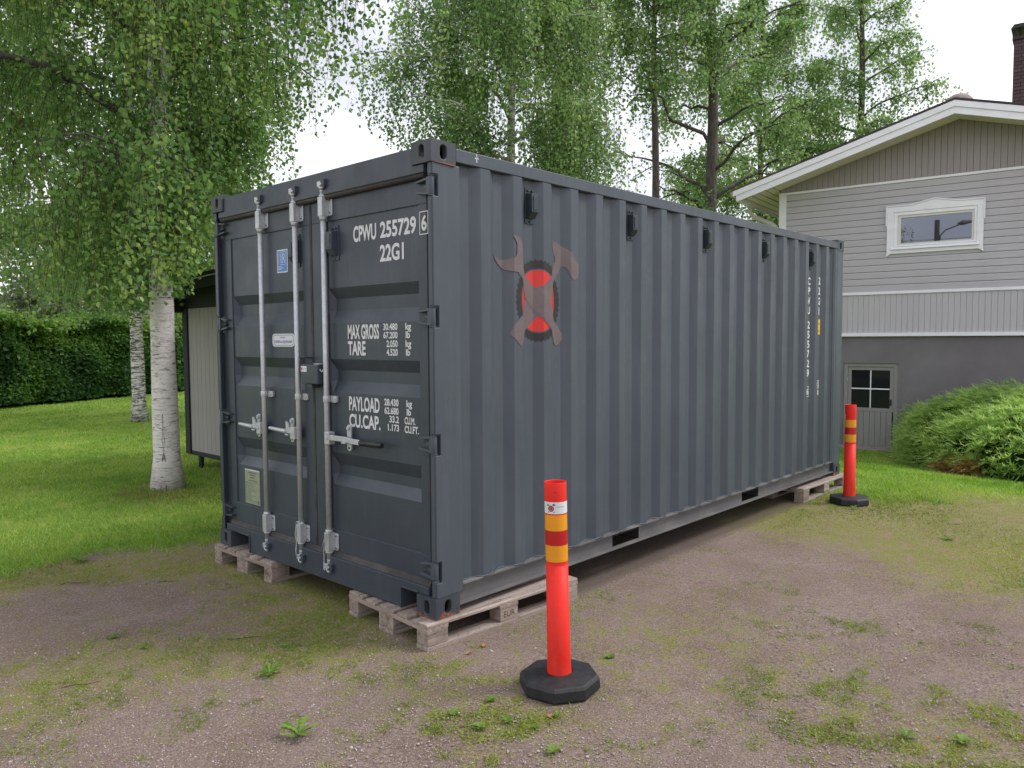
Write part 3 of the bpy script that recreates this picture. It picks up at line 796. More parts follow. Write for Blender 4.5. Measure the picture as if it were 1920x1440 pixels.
# locking bars
def locking_bar(x, hdir, hx_end, grip=False, label=None):
    mb = MB(); mb.tube([(x, .022, .128), (x, .022, 2.455)], .0175, 14)
    for z in (2.285, .325): mb.tube([(x, .022, z - .010), (x, .022, z + .010)], .0225, 14)
    bar = mb.build('locking_bar', 'galv', cont, OFF)
    if label: bar['label'] = label
    def sub(mb, name, m, bevel=.0015): return mb.build(name, m, bar, (0, 0, 0), bevel=bevel)
    for z0, z1 in ((2.297, 2.417), (.196, .316)):
        mb = MB(); mb.box(x - .024, x + .023, -.001, .045, z0, z1); mb.prism(roundrect(x - .030, x + .062, z0 + .004, z1 - .004, .012, 3), .045, .0515)
        mb.tube([(x, .022, z1), (x, .022, z1 + .012)], .024, 14); mb.tube([(x, .022, z0 - .012), (x, .022, z0)], .024, 14)
        for dz in (.022, .098): mb.tube([(x + .046, .046, z0 + dz), (x + .046, .040, z0 + dz)], .0075, 8)
        sub(mb, 'bar_bracket', 'galv', .003)
        mb = MB()
        for dz in (.022, .098): mb.tube([(x + .046, .0398, z0 + dz), (x + .046, .036, z0 + dz)], .0045, 8); mb.tube([(x - .0245, .012, z0 + dz), (x - .027, .012, z0 + dz)], .0045, 8)
        sub(mb, 'bolt_head', 'grip', 0)
    # cams and keepers
    for z, s_ in ((2.492, 1), (.098, -1)):
        mb = MB()
        mb.tube([(x, .022, z - s_ * .045), (x, .022, z - s_ * .012)], [.0195, .014], 12)
        mb.box(x - .024, x + .016, -.004, .040, z - .016, z + .018)
        mb.tube([(x - .006, .004, z - .020), (x + .030, -.004, z - .026), (x + .048, .006, z - .012)], [.011, .010, .007], 8)
        mb.tube([(x + .032, -.002, z - s_ * .004), (x + .032, -.016, z - s_ * .004)], .008, 8)
        sub(mb, 'cam', 'galv', .004)
        mb = MB()
        mb.prism([(x + .012, z - .024), (x + .058, z - .020), (x + .062, z + .026), (x + .022, z + .026)], -.010, .0135)
        sub(mb, 'cam_keeper', 'paint', .003)
    # middle clamp
    mb = MB(); z = 1.163
    mb.prism(roundrect(x - .022, x + .078, z - .021, z + .021, .010, 3), .040, .058)
    mb.tube([(x, .022, z - .020), (x, .022, z + .020)], .0225, 14)
    mb.tube([(x + .058, .040, z), (x + .058, .034, z)], .008, 8)
    sub(mb, 'bar_clamp', 'galv', .002)
    # handle
    z = .925; s_ = hdir
    mb = MB(); xa, xb = sorted((x + s_ * .012, x + s_ * .062))
    mb.box(xa, xb, -.010, .036, z - .042, z + .036)
    mb.tube([(x + s_ * .040, -.016, z), (x + s_ * .040, -.010, z)], .012, 10)
    sub(mb, 'handle_hub', 'galv', .004)
    if grip:
        mb = MB(); xa = x + .062
        mb.prism([(xa, z - .015), (xa, z + .018), (-.81, z + .020), (-.76, z + .014), (-.655, z + .012), (-.655, z - .020), (-.76, z - .018), (-.81, z - .012)], -.006, .006)
        sub(mb, 'handle_lever', 'galv', .003)
        mb = MB(); mb.tube([(-.656, -.001, z - .004), (-.458, -.004, z - .002), (-.447, -.004, z - .002)], [.0185, .0175, .014], 10); sub(mb, 'handle_grip', 'grip', 0)
        px = -.815
    else:
        mb = MB(); px = x - .098
        mb.prism([(x - .060, z - .006), (x - .060, z + .022), (px + .035, z + .020), (px + .012, z + .060), (px - .010, z + .074), (px - .012, z + .046), (px - .010, z + .020), (px - .035, z - .004), (px + .03, z - .006)], -.012, .000)
        mb.tube([(px - .015, -.006, z + .004), (px - .075, -.008, z + .006), (hx_end, -.008, z + .012)], [.016, .015, .012], 8)
        sub(mb, 'handle_lever', 'galv', .003)
    mb = MB(); mb.prism(roundrect(px - .021, px + .021, z - .072, z + .092, .0205, 5), .030, .040)
    mb.tube([(px, .030, z + .070), (px, .018, z + .070)], .013, 10); mb.tube([(px, .045, z), (px, .005, z)], .010, 8)
    mb.prism([(px - .020, z - .022), (px + .020, z - .022), (px + .020, z - .012), (px - .020, z - .012)], -.016, .030)
    sub(mb, 'latch_plate', 'galv', .002)
    mb = MB(); mb.tube([(px, .0298, z - .052), (px, .028, z - .052)], .007, 10); sub(mb, 'seal_hole', 'dark', 0)
    return bar
b1 = locking_bar(-1.790, -1, -2.085, label='leftmost locking bar')
b2 = locking_bar(-1.356, -1, -1.672, label='middle locking bar with a cable round its foot')
b3 = locking_bar(-1.033, 1, -.447, True, label='rightmost locking bar with a black handle grip')
for bar, x, zt in ((b2, -1.356, .330), (b3, -1.033, .322)):
    mb = MB()
    pts = [(x + .020, .005, zt + .004), (x + .002, -.008, zt + .010), (x - .020, -.002, zt), (x - .034, .004, zt - .03), (x - .030, -.006, zt - .08), (x - .032, .004, zt - .13), (x - .028, -.004, zt - .19), (x - .016, -.010, zt - .225)] if bar is b2 else \
          [(x + .026, .005, zt + .006), (x + .016, -.014, zt - .005), (x - .006, -.016, zt - .055), (x - .026, -.010, zt - .085), (x - .034, .002, zt - .13), (x - .036, .004, zt - .18), (x - .028, -.004, zt - .235), (x - .012, -.012, zt - .245), (x, -.016, zt - .236)]
    mb.tube(pts, .0032, 6); mb.build('seal_cable', 'galv', bar)

# padlock box
mb = MB()
mb.box(-1.252, -1.066, -.020, .045, 1.256, 1.380)
cb(mb, 'lock_box', 'paint', .006)
lb = [o for o in cont.children if o.name.startswith('lock_box')][0]
mb = MB(); mb.box(-1.130, -1.070, -.006, .040, 1.3805, 1.386); mb.tube([(-1.0655, -.004, 1.345), (-1.058, -.004, 1.348), (-1.053, .001, 1.335), (-1.053, .010, 1.335), (-1.058, .016, 1.348), (-1.0655, .016, 1.345)], .004, 6)
mb.build('hasp', 'galv', lb, bevel=.001)
mb = MB(); mb.box(-1.200, -1.150, -.008, .045, 1.2285, 1.2555); mb.build('lock_foot', 'paint', lb, bevel=.002)
mb = MB(); mb.prism([(.0, 1.418), (.04, 1.415), (.04, 1.425), (-.012, 1.430), (-.020, 1.425)], -1.285, -1.205, 'x'); mb.build('rain_lip', 'paint', lb, bevel=.001)
mb = MB(); mb.box(-1.250, -1.185, -.0215, -.0205, 1.332, 1.368); mb.build('lock_label', 'letter', lb)
mb = MB(); quad(mb, -1.246, -1.235, 1.340, 1.361, -.0222); mb.build('label_emblem', 'logo_red', lb)
mb = MB(); quad(mb, -1.245, -1.240, 1.342, 1.350, -.0226)
for k in range(5): quad(mb, -1.230 + k * .008, -1.224 + k * .008, 1.349, 1.352, -.0226)
mb.build('label_print', 'ink', lb)

# side column lettering and labels
def plane_x(mb, y0, y1, z0, z1, x): mb.add([(x, y0, z0), (x, y1, z0), (x, y1, z1), (x, y0, z1)], [(0, 1, 2, 3)])
XP = -DEP - .0008
zc = 2.148
for ch in 'CPWU 255729':
    if ch != ' ': mb = MB(); text_mb(mb, ch, 5.158, 5.222, zc - .078, zc, 'side', XP, .03); cb(mb, 'side_letter', 'letter')
    zc -= .0995 if ch != ' ' else .05
mb = MB(); text_mb(mb, '6', 5.168, 5.212, .938, 1.008, 'side', XP, .03)
a, b, c, d_, e = 5.156, 5.224, .918, 1.026, .006
for q_ in ((a, b, c, c + e), (a, b, d_ - e, d_), (a, a + e, c + e, d_ - e), (b - e, b, c + e, d_ - e)): plane_x(mb, *q_, XP)
cb(mb, 'check_digit', 'letter')
zc = 2.165
for ch in '22G1':
    mb = MB(); text_mb(mb, ch, *((5.455, 5.472) if ch == '1' else (5.434, 5.490)), zc - .078, zc, 'side', XP, .03); zc -= .106
    cb(mb, 'side_letter', 'letter')
mb = MB(); mb.box(XP - .001, XP + .001, 5.427, 5.497, 1.558, 1.728)
yl = cb(mb, 'height_label', 'yellow_label')
mb = MB()
text_mb(mb, '2.6m', 5.436, 5.484, 1.665, 1.690, 'side', XP + .0018, -.01); text_mb(mb, '8.5ft', 5.436, 5.484, 1.590, 1.615, 'side', XP + .0018, -.01)
for q_ in ((5.429, 5.495, 1.560, 1.563), (5.429, 5.495, 1.722, 1.726)): plane_x(mb, *q_, XP + .0018)
mb.build('height_print', 'ink', yl, (0, 0, 0))
mb = MB()
a, b, c, d_, e = 5.431, 5.493, .992, 1.076, .008
for q_ in ((a, b, c, c + e), (a, b, d_ - e, d_), (a, a + e, c + e, d_ - e), (b - e, b, c + e, d_ - e)): plane_x(mb, *q_, XP)
text_mb(mb, 'C', 5.445, 5.481, 1.010, 1.058, 'side', XP, .03)
text_mb(mb, '10', 5.436, 5.490, .918, .976, 'side', XP, .04)
cb(mb, 'side_mark', 'letter')

# emblem on the corrugated side: flat print draped over the folds
def drape(poly, layer, holes=None):
    """poly (y,z) -> faces following the corrugation"""
    from mathutils.geometry import tessellate_polygon
    bm = bmesh.new()
    polys = poly if isinstance(poly[0][0], (list, tuple)) else [poly]
    for p in polys:
        vs = [bm.verts.new((0, y, z)) for y, z in p]
        for tri in tessellate_polygon([[Vector((y, z, 0)) for y, z in p]]):
            try: bm.faces.new([vs[i] for i in tri])
            except ValueError: pass
    lo, hi = min(v.co.y for v in bm.verts), max(v.co.y for v in bm.verts)
    for b in BR:
        if lo < b < hi:
            bmesh.ops.bisect_plane(bm, geom=bm.verts[:] + bm.edges[:] + bm.faces[:], plane_co=(0, b, 0), plane_no=(0, 1, 0))
    for v in bm.verts: v.co.x = prof(v.co.y) - .003 + .0007 * layer
    return bm
def bm_obj(bms, name, m, parent, loc=OFF):
    me = bpy.data.meshes.new(name); out = bmesh.new()
    for b in bms:
        t_ = bpy.data.meshes.new('x'); b.to_mesh(t_); out.from_mesh(t_); b.free(); bpy.data.meshes.remove(t_)
    out.to_mesh(me); out.free()
    return linkmesh(name, me, m, parent, loc)
WR = [(0.626, 2.151), (0.67, 2.149), (0.707, 2.131), (0.73, 2.1), (0.733, 2.04), (0.735, 1.979), (0.764, 1.925), (0.824, 1.873), (0.893, 1.819), (0.964, 1.77), (1.009, 1.714), (1.055, 1.639), (1.163, 1.548), (1.082, 1.474), (1.036, 1.522), (1.008, 1.58), (0.945, 1.638), (0.875, 1.694), (0.806, 1.754), (0.755, 1.825), (0.73, 1.89), (0.689, 1.927), (0.648, 1.929), (0.584, 1.937), (0.541, 1.966), (0.51, 2.001), (0.499, 2.038), (0.529, 2.016), (0.561, 1.997), (0.609, 2.008), (0.661, 2.021), (0.67, 2.062), (0.67, 2.1), (0.65, 2.123)]
HA = [(1.02, 2.145), (1.066, 2.152), (1.112, 2.139), (1.169, 2.108), (1.212, 2.082), (1.226, 2.048), (1.256, 2.026), (1.27, 2.036), (1.29, 2.01), (1.285, 1.962), (1.265, 1.931), (1.226, 1.903), (1.188, 1.926), (1.173, 1.961), (1.154, 1.992), (1.121, 1.987), (1.093, 1.95), (1.037, 1.883), (1.009, 1.824), (0.982, 1.771), (0.883, 1.68), (0.822, 1.625), (0.77, 1.585), (0.745, 1.523), (0.711, 1.476), (0.661, 1.524), (0.605, 1.568), (0.662, 1.623), (0.729, 1.679), (0.763, 1.742), (0.797, 1.782), (0.867, 1.841), (0.937, 1.867), (1.001, 1.922), (1.037, 1.993), (1.075, 2.037), (1.047, 2.075), (1.015, 2.113)]
def chaikin(p, k=1):
    for _ in range(k):
        q_ = []
        for i in range(len(p)):
            a, b = p[i], p[(i + 1) % len(p)]
            q_ += [(a[0] * .75 + b[0] * .25, a[1] * .75 + b[1] * .25), (a[0] * .25 + b[0] * .75, a[1] * .25 + b[1] * .75)]
        p = q_
    return p
def offset(p, d):
    out = []; n = len(p)
    area = sum(p[i][0] * p[(i + 1) % n][1] - p[(i + 1) % n][0] * p[i][1] for i in range(n)); s_ = 1 if area > 0 else -1
    for i in range(n):
        a, b, c = Vector(p[i - 1]), Vector(p[i]), Vector(p[(i + 1) % n])
        e1 = (b - a).normalized(); e2 = (c - b).normalized()
        n1 = Vector((e1.y, -e1.x)) * s_; n2 = Vector((e2.y, -e2.x)) * s_
        m_ = (n1 + n2); m_ = m_ / max(.6, m_.length ** 2 / 2 + .2) if m_.length > .1 else n1
        out.append((b.x + m_.x * d, b.y + m_.y * d))
    return out
WRs, HAs = offset(chaikin(WR, 1), -.004), offset(chaikin(HA, 1), -.004)
CY, CZ = .887, 1.768
ring = []
NG = 88
for i in range(NG):
    q4 = []
    for j, (ro) in ((i, 0), (i + 1, 0)): pass
    a0, a1, am = 2 * PI * i / NG, 2 * PI * (i + 1) / NG, 0
    def rad(k): return 1.0 if k % 2 else .945
    q4 = [(CY + .228 * rad(i) * math.cos(a0), CZ + .256 * rad(i) * math.sin(a0)), (CY + .228 * rad(i + 1) * math.cos(a1), CZ + .256 * rad(i + 1) * math.sin(a1)),
          (CY + .176 * math.cos(a1), CZ + .199 * math.sin(a1)), (CY + .176 * math.cos(a0), CZ + .199 * math.sin(a0))]
    ring.append(q4)
emb = bm_obj([drape(ring, 1)], 'emblem_gear', 'logo_black', cont)
disc = [(CY + .168 * math.cos(2 * PI * i / 48), CZ + .190 * math.sin(2 * PI * i / 48)) for i in range(48)]
bm_obj([drape(disc, 1)], 'emblem_disc', 'logo_red', cont)
def clip_ell(poly, sc=1.02):
    """keep only polygon pieces lying over the gear (for the outline film)"""
    out = []
    for (y, z) in poly:
        dy, dz = (y - CY) / (.228 * sc), (z - CZ) / (.256 * sc); r_ = math.hypot(dy, dz)
        if r_ > 1: dy /= r_; dz /= r_
        out.append((CY + dy * .228 * sc, CZ + dz * .256 * sc))
    return out
HH = [(1.121, 1.987), (1.093, 1.95), (1.037, 1.883), (1.009, 1.824), (0.982, 1.771), (0.883, 1.68), (0.822, 1.625), (0.77, 1.585), (0.745, 1.53), (0.64, 1.60), (0.662, 1.623), (0.729, 1.679), (0.763, 1.742), (0.797, 1.782), (0.867, 1.841), (0.937, 1.867), (1.001, 1.922), (1.037, 1.993)]
WH = [(0.733, 2.0), (0.735, 1.979), (0.764, 1.925), (0.824, 1.873), (0.893, 1.819), (0.964, 1.77), (1.009, 1.714), (1.055, 1.639), (1.10, 1.60), (1.02, 1.55), (1.008, 1.58), (0.945, 1.638), (0.875, 1.694), (0.806, 1.754), (0.755, 1.825), (0.73, 1.89), (0.689, 1.927)]
bm_obj([drape(offset(HH, .006), 2)], 'emblem_hammer_outline', 'logo_gap', cont)
bm_obj([drape(HAs, 3)], 'emblem_hammer', 'logo_tool', cont)
bm_obj([drape(offset(WH, .006), 4)], 'emblem_wrench_outline', 'logo_gap', cont)
bm_obj([drape(WRs, 5)], 'emblem_wrench', 'logo_tool', cont)
# scratches / scuffs on the post and chalk mark on the rail
random.seed(11)
for (y, z0, z1) in ((.13, 1.25, 1.5), (.105, .92, 1.06), (.085, .80, 1.12), (.16, .86, .97), (.13, .78, .90), (.06, .80, .86)):
    y += random.uniform(-.01, .01); w_ = random.uniform(.0008, .0014)
    zz = np.linspace(z0, z1, 7); pts = [(y + random.uniform(-.003, .003), z) for z in zz]
    mb = MB()
    for (ya, za), (yb, zb) in zip(pts[:-1], pts[1:]): mb.add([(-.0022, ya, za), (-.0022, ya + w_, za), (-.0022, yb + w_, zb), (-.0022, yb, zb)], [(0, 1, 2, 3)])
    cb(mb, 'scratch_mark', 'inkgrey')
mb = MB()
for p_ in ([(.335, 2.515), (.341, 2.515), (.341, 2.562), (.335, 2.562)], [(.322, 2.535), (.338, 2.551), (.338, 2.543), (.326, 2.533)], [(.354, 2.535), (.338, 2.551), (.338, 2.543), (.350, 2.533)]):
    mb.add([(.0012, y, z) for y, z in p_], [(0, 1, 2, 3)])
cb(mb, 'chalk_arrow', 'letter')

# ------------------------------------------------------------------ pallets
def pallet(loc, rz, label):
    root = empty('wooden_pallet', loc, rz, label, 'pallet', 'pallets under the container')
    rnd = random.Random(len(label))
    # local: x 0..-.8 (width), y 0..1.2
    for x0, w_ in ((0, .145), (-.190, .100), (-.3275, .145), (-.510, .100), (-.655, .145)):
        mb = MB(); y_a, y_b = rnd.uniform(-.004, .006), 1.2 + rnd.uniform(-.005, .005)
        c = .006
        mb.prism([(x0 - w_, .1225), (x0, .1225), (x0, .1435 - c), (x0 - c, .1437), (x0 - w_ + c, .1437), (x0 - w_, .1435 - c)], y_a, y_b)
        mb.build('deck_board', 'wood_y', root, bevel=.002)
    mb = MB()
    for xc in (-.03, -.115, -.215, -.265, -.36, -.44, -.535, -.585, -.685, -.77):
        for yc in (.05, .10, .57, .62, 1.10, 1.15):
            xx0, yy0 = xc + rnd.uniform(-.008, .008), yc + rnd.uniform(-.012, .012); mb.tube([(xx0, yy0, .1425), (xx0, yy0, .1447)], .0042, 6)
    nl_ = mb.build('nail_heads', 'stamp', root); nl_['kind'] = 'stuff'
    for y0 in (0, .5275, 1.055):
        mb = MB(); mb.box(-.8, 0, y0, y0 + .145, .1005, .122); mb.build('cross_board', 'wood_x', root, bevel=.002)
    for y0 in (.0, .5275, 1.055):
        for x0, w_ in ((0, .100), (-.3275, .145), (-.700, .100)):
            mb = MB(); mb.box(x0 - w_, x0, y0 + .002, y0 + .143, .0225, .100)
            mb.build('block', 'wood_block', root, bevel=.005)
    for x0, w_ in ((0, .100), (-.3275, .145), (-.700, .100)):
        mb = MB(); mb.box(x0 - w_, x0, 0, 1.2, -.002, .022); mb.build('bottom_board', 'wood_y', root, bevel=.002)
    return root
p1 = pallet((.010, -.075, 0), R(-4.5), 'weathered pallet under the near corner, beside the front red post')
p2 = pallet((-1.672, -.022, 0), R(.8), 'weathered pallet under the left door corner, nearest the birches')
p3 = pallet((.045, 4.93, 0), R(-1), 'grey pallet under the far end, beside the distant red post')
# branded marks on the blocks (front faces)
def brand(root, x, w_, rnd):
    mb = MB(); y = .0005
    n = 20
    for r_ in (.030,):
        o_ = [(x + r_ * 1.25 * math.cos(2 * PI * i / n), .062 + r_ * .9 * math.sin(2 * PI * i / n)) for i in range(n)]
        i_ = [(x + (r_ * 1.25 - .003) * math.cos(2 * PI * i / n), .062 + (r_ * .9 - .003) * math.sin(2 * PI * i / n)) for i in range(n)]
        mb.add([(a, y, b) for a, b in o_ + i_], [(i, (i + 1) % n, n + (i + 1) % n, n + i) for i in range(n)])
    text_mb(mb, 'EPAL', x - .026, x + .026, .050, .074, 'door', y, .01)
    return mb.build('burnt_stamp', 'stamp', root)
brand(p2, -.052, .1, random); 
def brand_side(root, y0):
    mb = MB(); text_mb(mb, 'EUR', y0 - .045, y0 + .045, .045, .082, 'side', .0008, .01); return mb.build('burnt_stamp', 'stamp', root)
brand_side(p1, .60)

# ------------------------------------------------------------------ posts
def marker_post(loc, rz, label, sticker=True):
    root = empty('marker_post', loc, rz, label, 'traffic post', 'red marker posts beside the container')
    # octagonal rubber base
    mb = MB()
    levels = [(0.0, .190), (.012, .197), (.055, .195), (.070, .184), (.080, .090), (.082, .066), (.072, .0555)]
    n = 8; vs = []
    for z, r_ in levels:
        for k in range(n):
            a = 2 * PI * (k + .5) / n; vs.append((r_ * math.cos(a), r_ * math.sin(a), z))
    fs = [(i * n + k, i * n + (k + 1) % n, (i + 1) * n + (k + 1) % n, (i + 1) * n + k) for i in range(len(levels) - 1) for k in range(n)]
    fs += [tuple(range(n - 1, -1, -1)), tuple(len(vs) - n + k for k in range(n))]
    mb.add(vs, fs); mb.build('rubber_base', 'rubber', root, bevel=.005)
    # tube (hollow at the top)
    tp = empty  # noqa
    n = 40; top = 1.000; vs = []
    lv = [(.073, .0600), (.10, .0580), (.16, .0560), (.60, .0535), (.6, .0535), (.6085, .0515), (.84, .0515), (.90, .0530), (top - .002, .0530), (top, .0522), (top, .0495), (top - .004, .0490), (.75, .0480)]
    for z, r_ in lv:
        for k in range(n):
            a = 2 * PI * k / n; rr_ = r_
            if abs(z - .6085) < .012 or abs(z - .6) < .001:  # small moulding nick on one side
                rr_ -= 0
            vs.append((rr_ * math.cos(a), rr_ * math.sin(a), z))
    fs = [(i * n + k, i * n + (k + 1) % n, (i + 1) * n + (k + 1) % n, (i + 1) * n + k) for i in range(len(lv) - 1) for k in range(n)]
    fs.append(tuple((len(lv) - 1) * n + k for k in range(n)))
    mb = MB(); mb.add(vs, fs, True); mb.sm[-1] = False
    mb.build('tube', 'post_red', root)
    def band(z0, z1, m, nm='reflective_band', r_=.0533, a0=0, a1=2 * PI, lab=None):
        mb = MB(); full = a1 - a0 > 6.2; k_ = 40 if full else 16
        aa = [a0 + (a1 - a0) * k / k_ for k in range(k_ + 1)]
        vs = [(r_ * math.cos(a), r_ * math.sin(a), z) for z in (z0, z1) for a in aa]
        mb.add(vs, [(k, k + 1, k + k_ + 2, k + k_ + 1) for k in range(k_)], True)
        o = mb.build(nm, m, root)
        return o
    band(.773, .849, 'band_yellow'); band(.703, .7725, 'band_red', r_=.0534); band(.624, .7025, 'band_yellow')
    if sticker:
        ca = math.atan2(CAM.y - loc[1], CAM.x - loc[0]) - rz
        a0, a1 = (ca - 1.35, ca + 1.75) if loc[1] < 1 else (ca - 1.9, ca - 1.05)
        band(.855, .911, 'letter', 'sticker', .0540, a0, a1)
        if loc[1] < 1:
            # emblem: ring with crossed tools, and a line of print
            mb = MB(); rp_ = .0547
            def P(da, z): a = ca - .42 + da; return (rp_ * math.cos(a), rp_ * math.sin(a), z)
            def poly(pts, ): k0 = len(mb.v); mb.v.extend(P(x / rp_, z) for x, z in pts); mb.f.append(tuple(range(k0, k0 + len(pts)))); mb.sm.append(False)
            for i in range(16):
                a, b = 2 * PI * i / 16, 2 * PI * (i + 1) / 16
                poly([(.015 * math.cos(a), 0.881 + .015 * math.sin(a)), (.015 * math.cos(b), 0.881 + .015 * math.sin(b)), (.010 * math.cos(b), 0.881 + .010 * math.sin(b)), (.010 * math.cos(a), 0.881 + .010 * math.sin(a))])
            for s_ in (1, -1):
                poly([(-.018 * s_, 0.864), (-.014 * s_, 0.861), (.016 * s_, 0.897), (.012 * s_, 0.900)])
            poly([(.006, 0.899), (.016, 0.905), (.024, 0.893), (.018, 0.895)]); poly([(-.024, 0.903), (-.020, 0.893), (-.010, 0.895), (-.012, 0.903), (-.016, 0.897)])
            mb.build('emblem', 'ink', root)
            mb = MB(); rp_ = .0546
            for i in range(10): a, b = 2 * PI * i / 10, 2 * PI * (i + 1) / 10; poly([(0, 0.881), (.009 * math.cos(a), 0.881 + .009 * math.sin(a)), (.009 * math.cos(b), 0.881 + .009 * math.sin(b))])
            mb.build('emblem_centre', 'logo_red', root)
            mb = MB(); rp_ = .0547
            for k in range(9): poly([(.026 + k * .0045, 0.887), (.029 + k * .0045, 0.887), (.029 + k * .0045, 0.8895), (.026 + k * .0045, 0.8895)])
            mb.build('sticker_print', 'inkgrey', root)
    mb = MB(); ca = math.atan2(CAM.y - loc[1], CAM.x - loc[0]) - rz
    mb.tube([(.051 * math.cos(ca), .051 * math.sin(ca), 0.958), (.0536 * math.cos(ca), .0536 * math.sin(ca), .958)], .003, 8); mb.build('rivet_hole', 'grip', root)
    return root
mp1 = marker_post((.800, .075, 0), R(9), 'tall red tubular marker post on an octagonal rubber foot, closest to the camera')
mp2 = marker_post((.385, 5.24, 0), R(20), 'red tubular marker post at the far container corner, in front of the basement door')
mp1.rotation_euler = (R(.6), R(-.9), R(9)); mp1.location.z = .001

# ------------------------------------------------------------------ house
HR = math.atan2(.108, .994)
house = empty('grey_house', (-1.784, 14.359, 0), HR, 'grey clapboard house with white gable trim and dark basement storey', 'house')
def hb(mb, name, m, bevel=0, parent=None, loc=(0, 0, 0)): return mb.build(name, m, parent or house, loc, bevel=bevel)
SL, SRt, APX = -2.46, 4.46, 1.0
EV, RG = 4.86, 5.86      # wall/roof underside heights
PITCH = .283
def under(s): return 5.880 - PITCH * abs(s - APX)
# masonry / core
mb = MB(); pts = [(SL + .03, -.8), (-1.06, -.8), (-1.06, 1.125), (.012, 1.125), (.012, -.8), (SRt - .03, -.8), (SRt - .03, 1.69), (SL + .03, 1.69)]
mb.prism(pts, .050, .30); hb(mb, 'basement_wall', 'plaster')
mb = MB(); mb.prism([(SL + .02, 1.70), (SRt - .02, 1.70), (SRt - .02, 4.86), (APX, under(APX) - .02), (SL + .02, 4.86)], .022, .2)
hb(mb, 'framed_wall', 'gasket')
mb = MB(); mb.box(SL + .02, SL + .2, .21, 9.0, -.8, 4.80); mb.box(SRt - .2, SRt - .02, .21, 9.0, -.8, 4.80); mb.box(SL + .2, SRt - .2, 8.8, 9.0, -.8, 4.80)
hb(mb, 'rear_walls', 'siding')
# vertical board band
bw = .1045; n = int((SRt - SL - .02) / bw)
m0 = MB(); m0.prism([(0, 0), (bw - .006, 0), (bw - .003, .006), (bw - .003, .018), (0, .018)], 0, .80, 'z')
b0 = None
for k in range(n):
    if b0 is None: b0 = hb(m0, 'vertical_board', 'vboard'); b0.rotation_euler = (PI, 0, 0); b0.rotation_euler = (0, 0, 0)
    o = b0 if k == 0 else cp(b0, house)
    o.location = (SL + .01 + k * bw, .003, 1.761)
# horizontal siding
def sboard(L, name='siding_board'):
    mb = MB(); h = .1365
    mb.prism([(.006, 0), (-.004, .004), (-.004, .110), (.004, .131), (.012, .131), (.021, .131), (.021, 0)], 0, L, 'x'); return mb
X0, X1 = SL + .15, SRt - .02
full = left = right = None
nb = 16
for k in range(nb):
    z = 2.622 + k * .1377
    if 3.44 < z and z < 4.20:
        L1 = -.22 - X0; L2 = X1 - 1.44
        if left is None: left = hb(sboard(L1), 'siding_board', 'siding'); right = hb(sboard(L2), 'siding_board', 'siding'); a, b = left, right
        else: a, b = cp(left, house), cp(right, house)
        a.location = (X0, 0, z); b.location = (1.44, 0, z)
    else:
        if full is None: full = hb(sboard(X1 - X0), 'siding_board', 'siding'); a = full
        else: a = cp(full, house)
        a.location = (X0, 0, z)
# gable boards
gw = .112; s_ = X0 - .13
k = 0
while s_ < SRt:
    e = s_ + gw - .006; z0 = 4.872
    za, zb = under(s_) + .045, under(e) + .045
    if max(za, zb) > z0 + .02:
        mb = MB(); pts = [(s_, z0), (e, z0), (e, max(zb, z0 + .002)), (s_, max(za, z0 + .002))]
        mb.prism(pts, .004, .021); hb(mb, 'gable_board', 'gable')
    s_ += gw
# trims
mb = MB(); mb.box(SL - .01, SRt + .01, -.035, .0495, 1.690, 1.7605); hb(mb, 'lower_trim_board', 'white', .004)
mb = MB(); mb.box(SL - .01, SRt + .01, -.022, .020, 2.562, 2.622); hb(mb, 'middle_trim_board', 'white', .004)
mb = MB(); mb.box(SL - .01, SRt + .01, -.026, .020, 4.822, 4.871); hb(mb, 'gable_trim_board', 'white', .004)
mb = MB(); mb.box(SL - .005, SL + .150, -.018, .21, 2.6225, 4.8215); hb(mb, 'corner_board', 'white', .004)
mb = MB(); mb.box(SRt - .150, SRt + .005, -.018, .21, 2.6225, 4.8215); hb(mb, 'corner_board', 'white', .004)
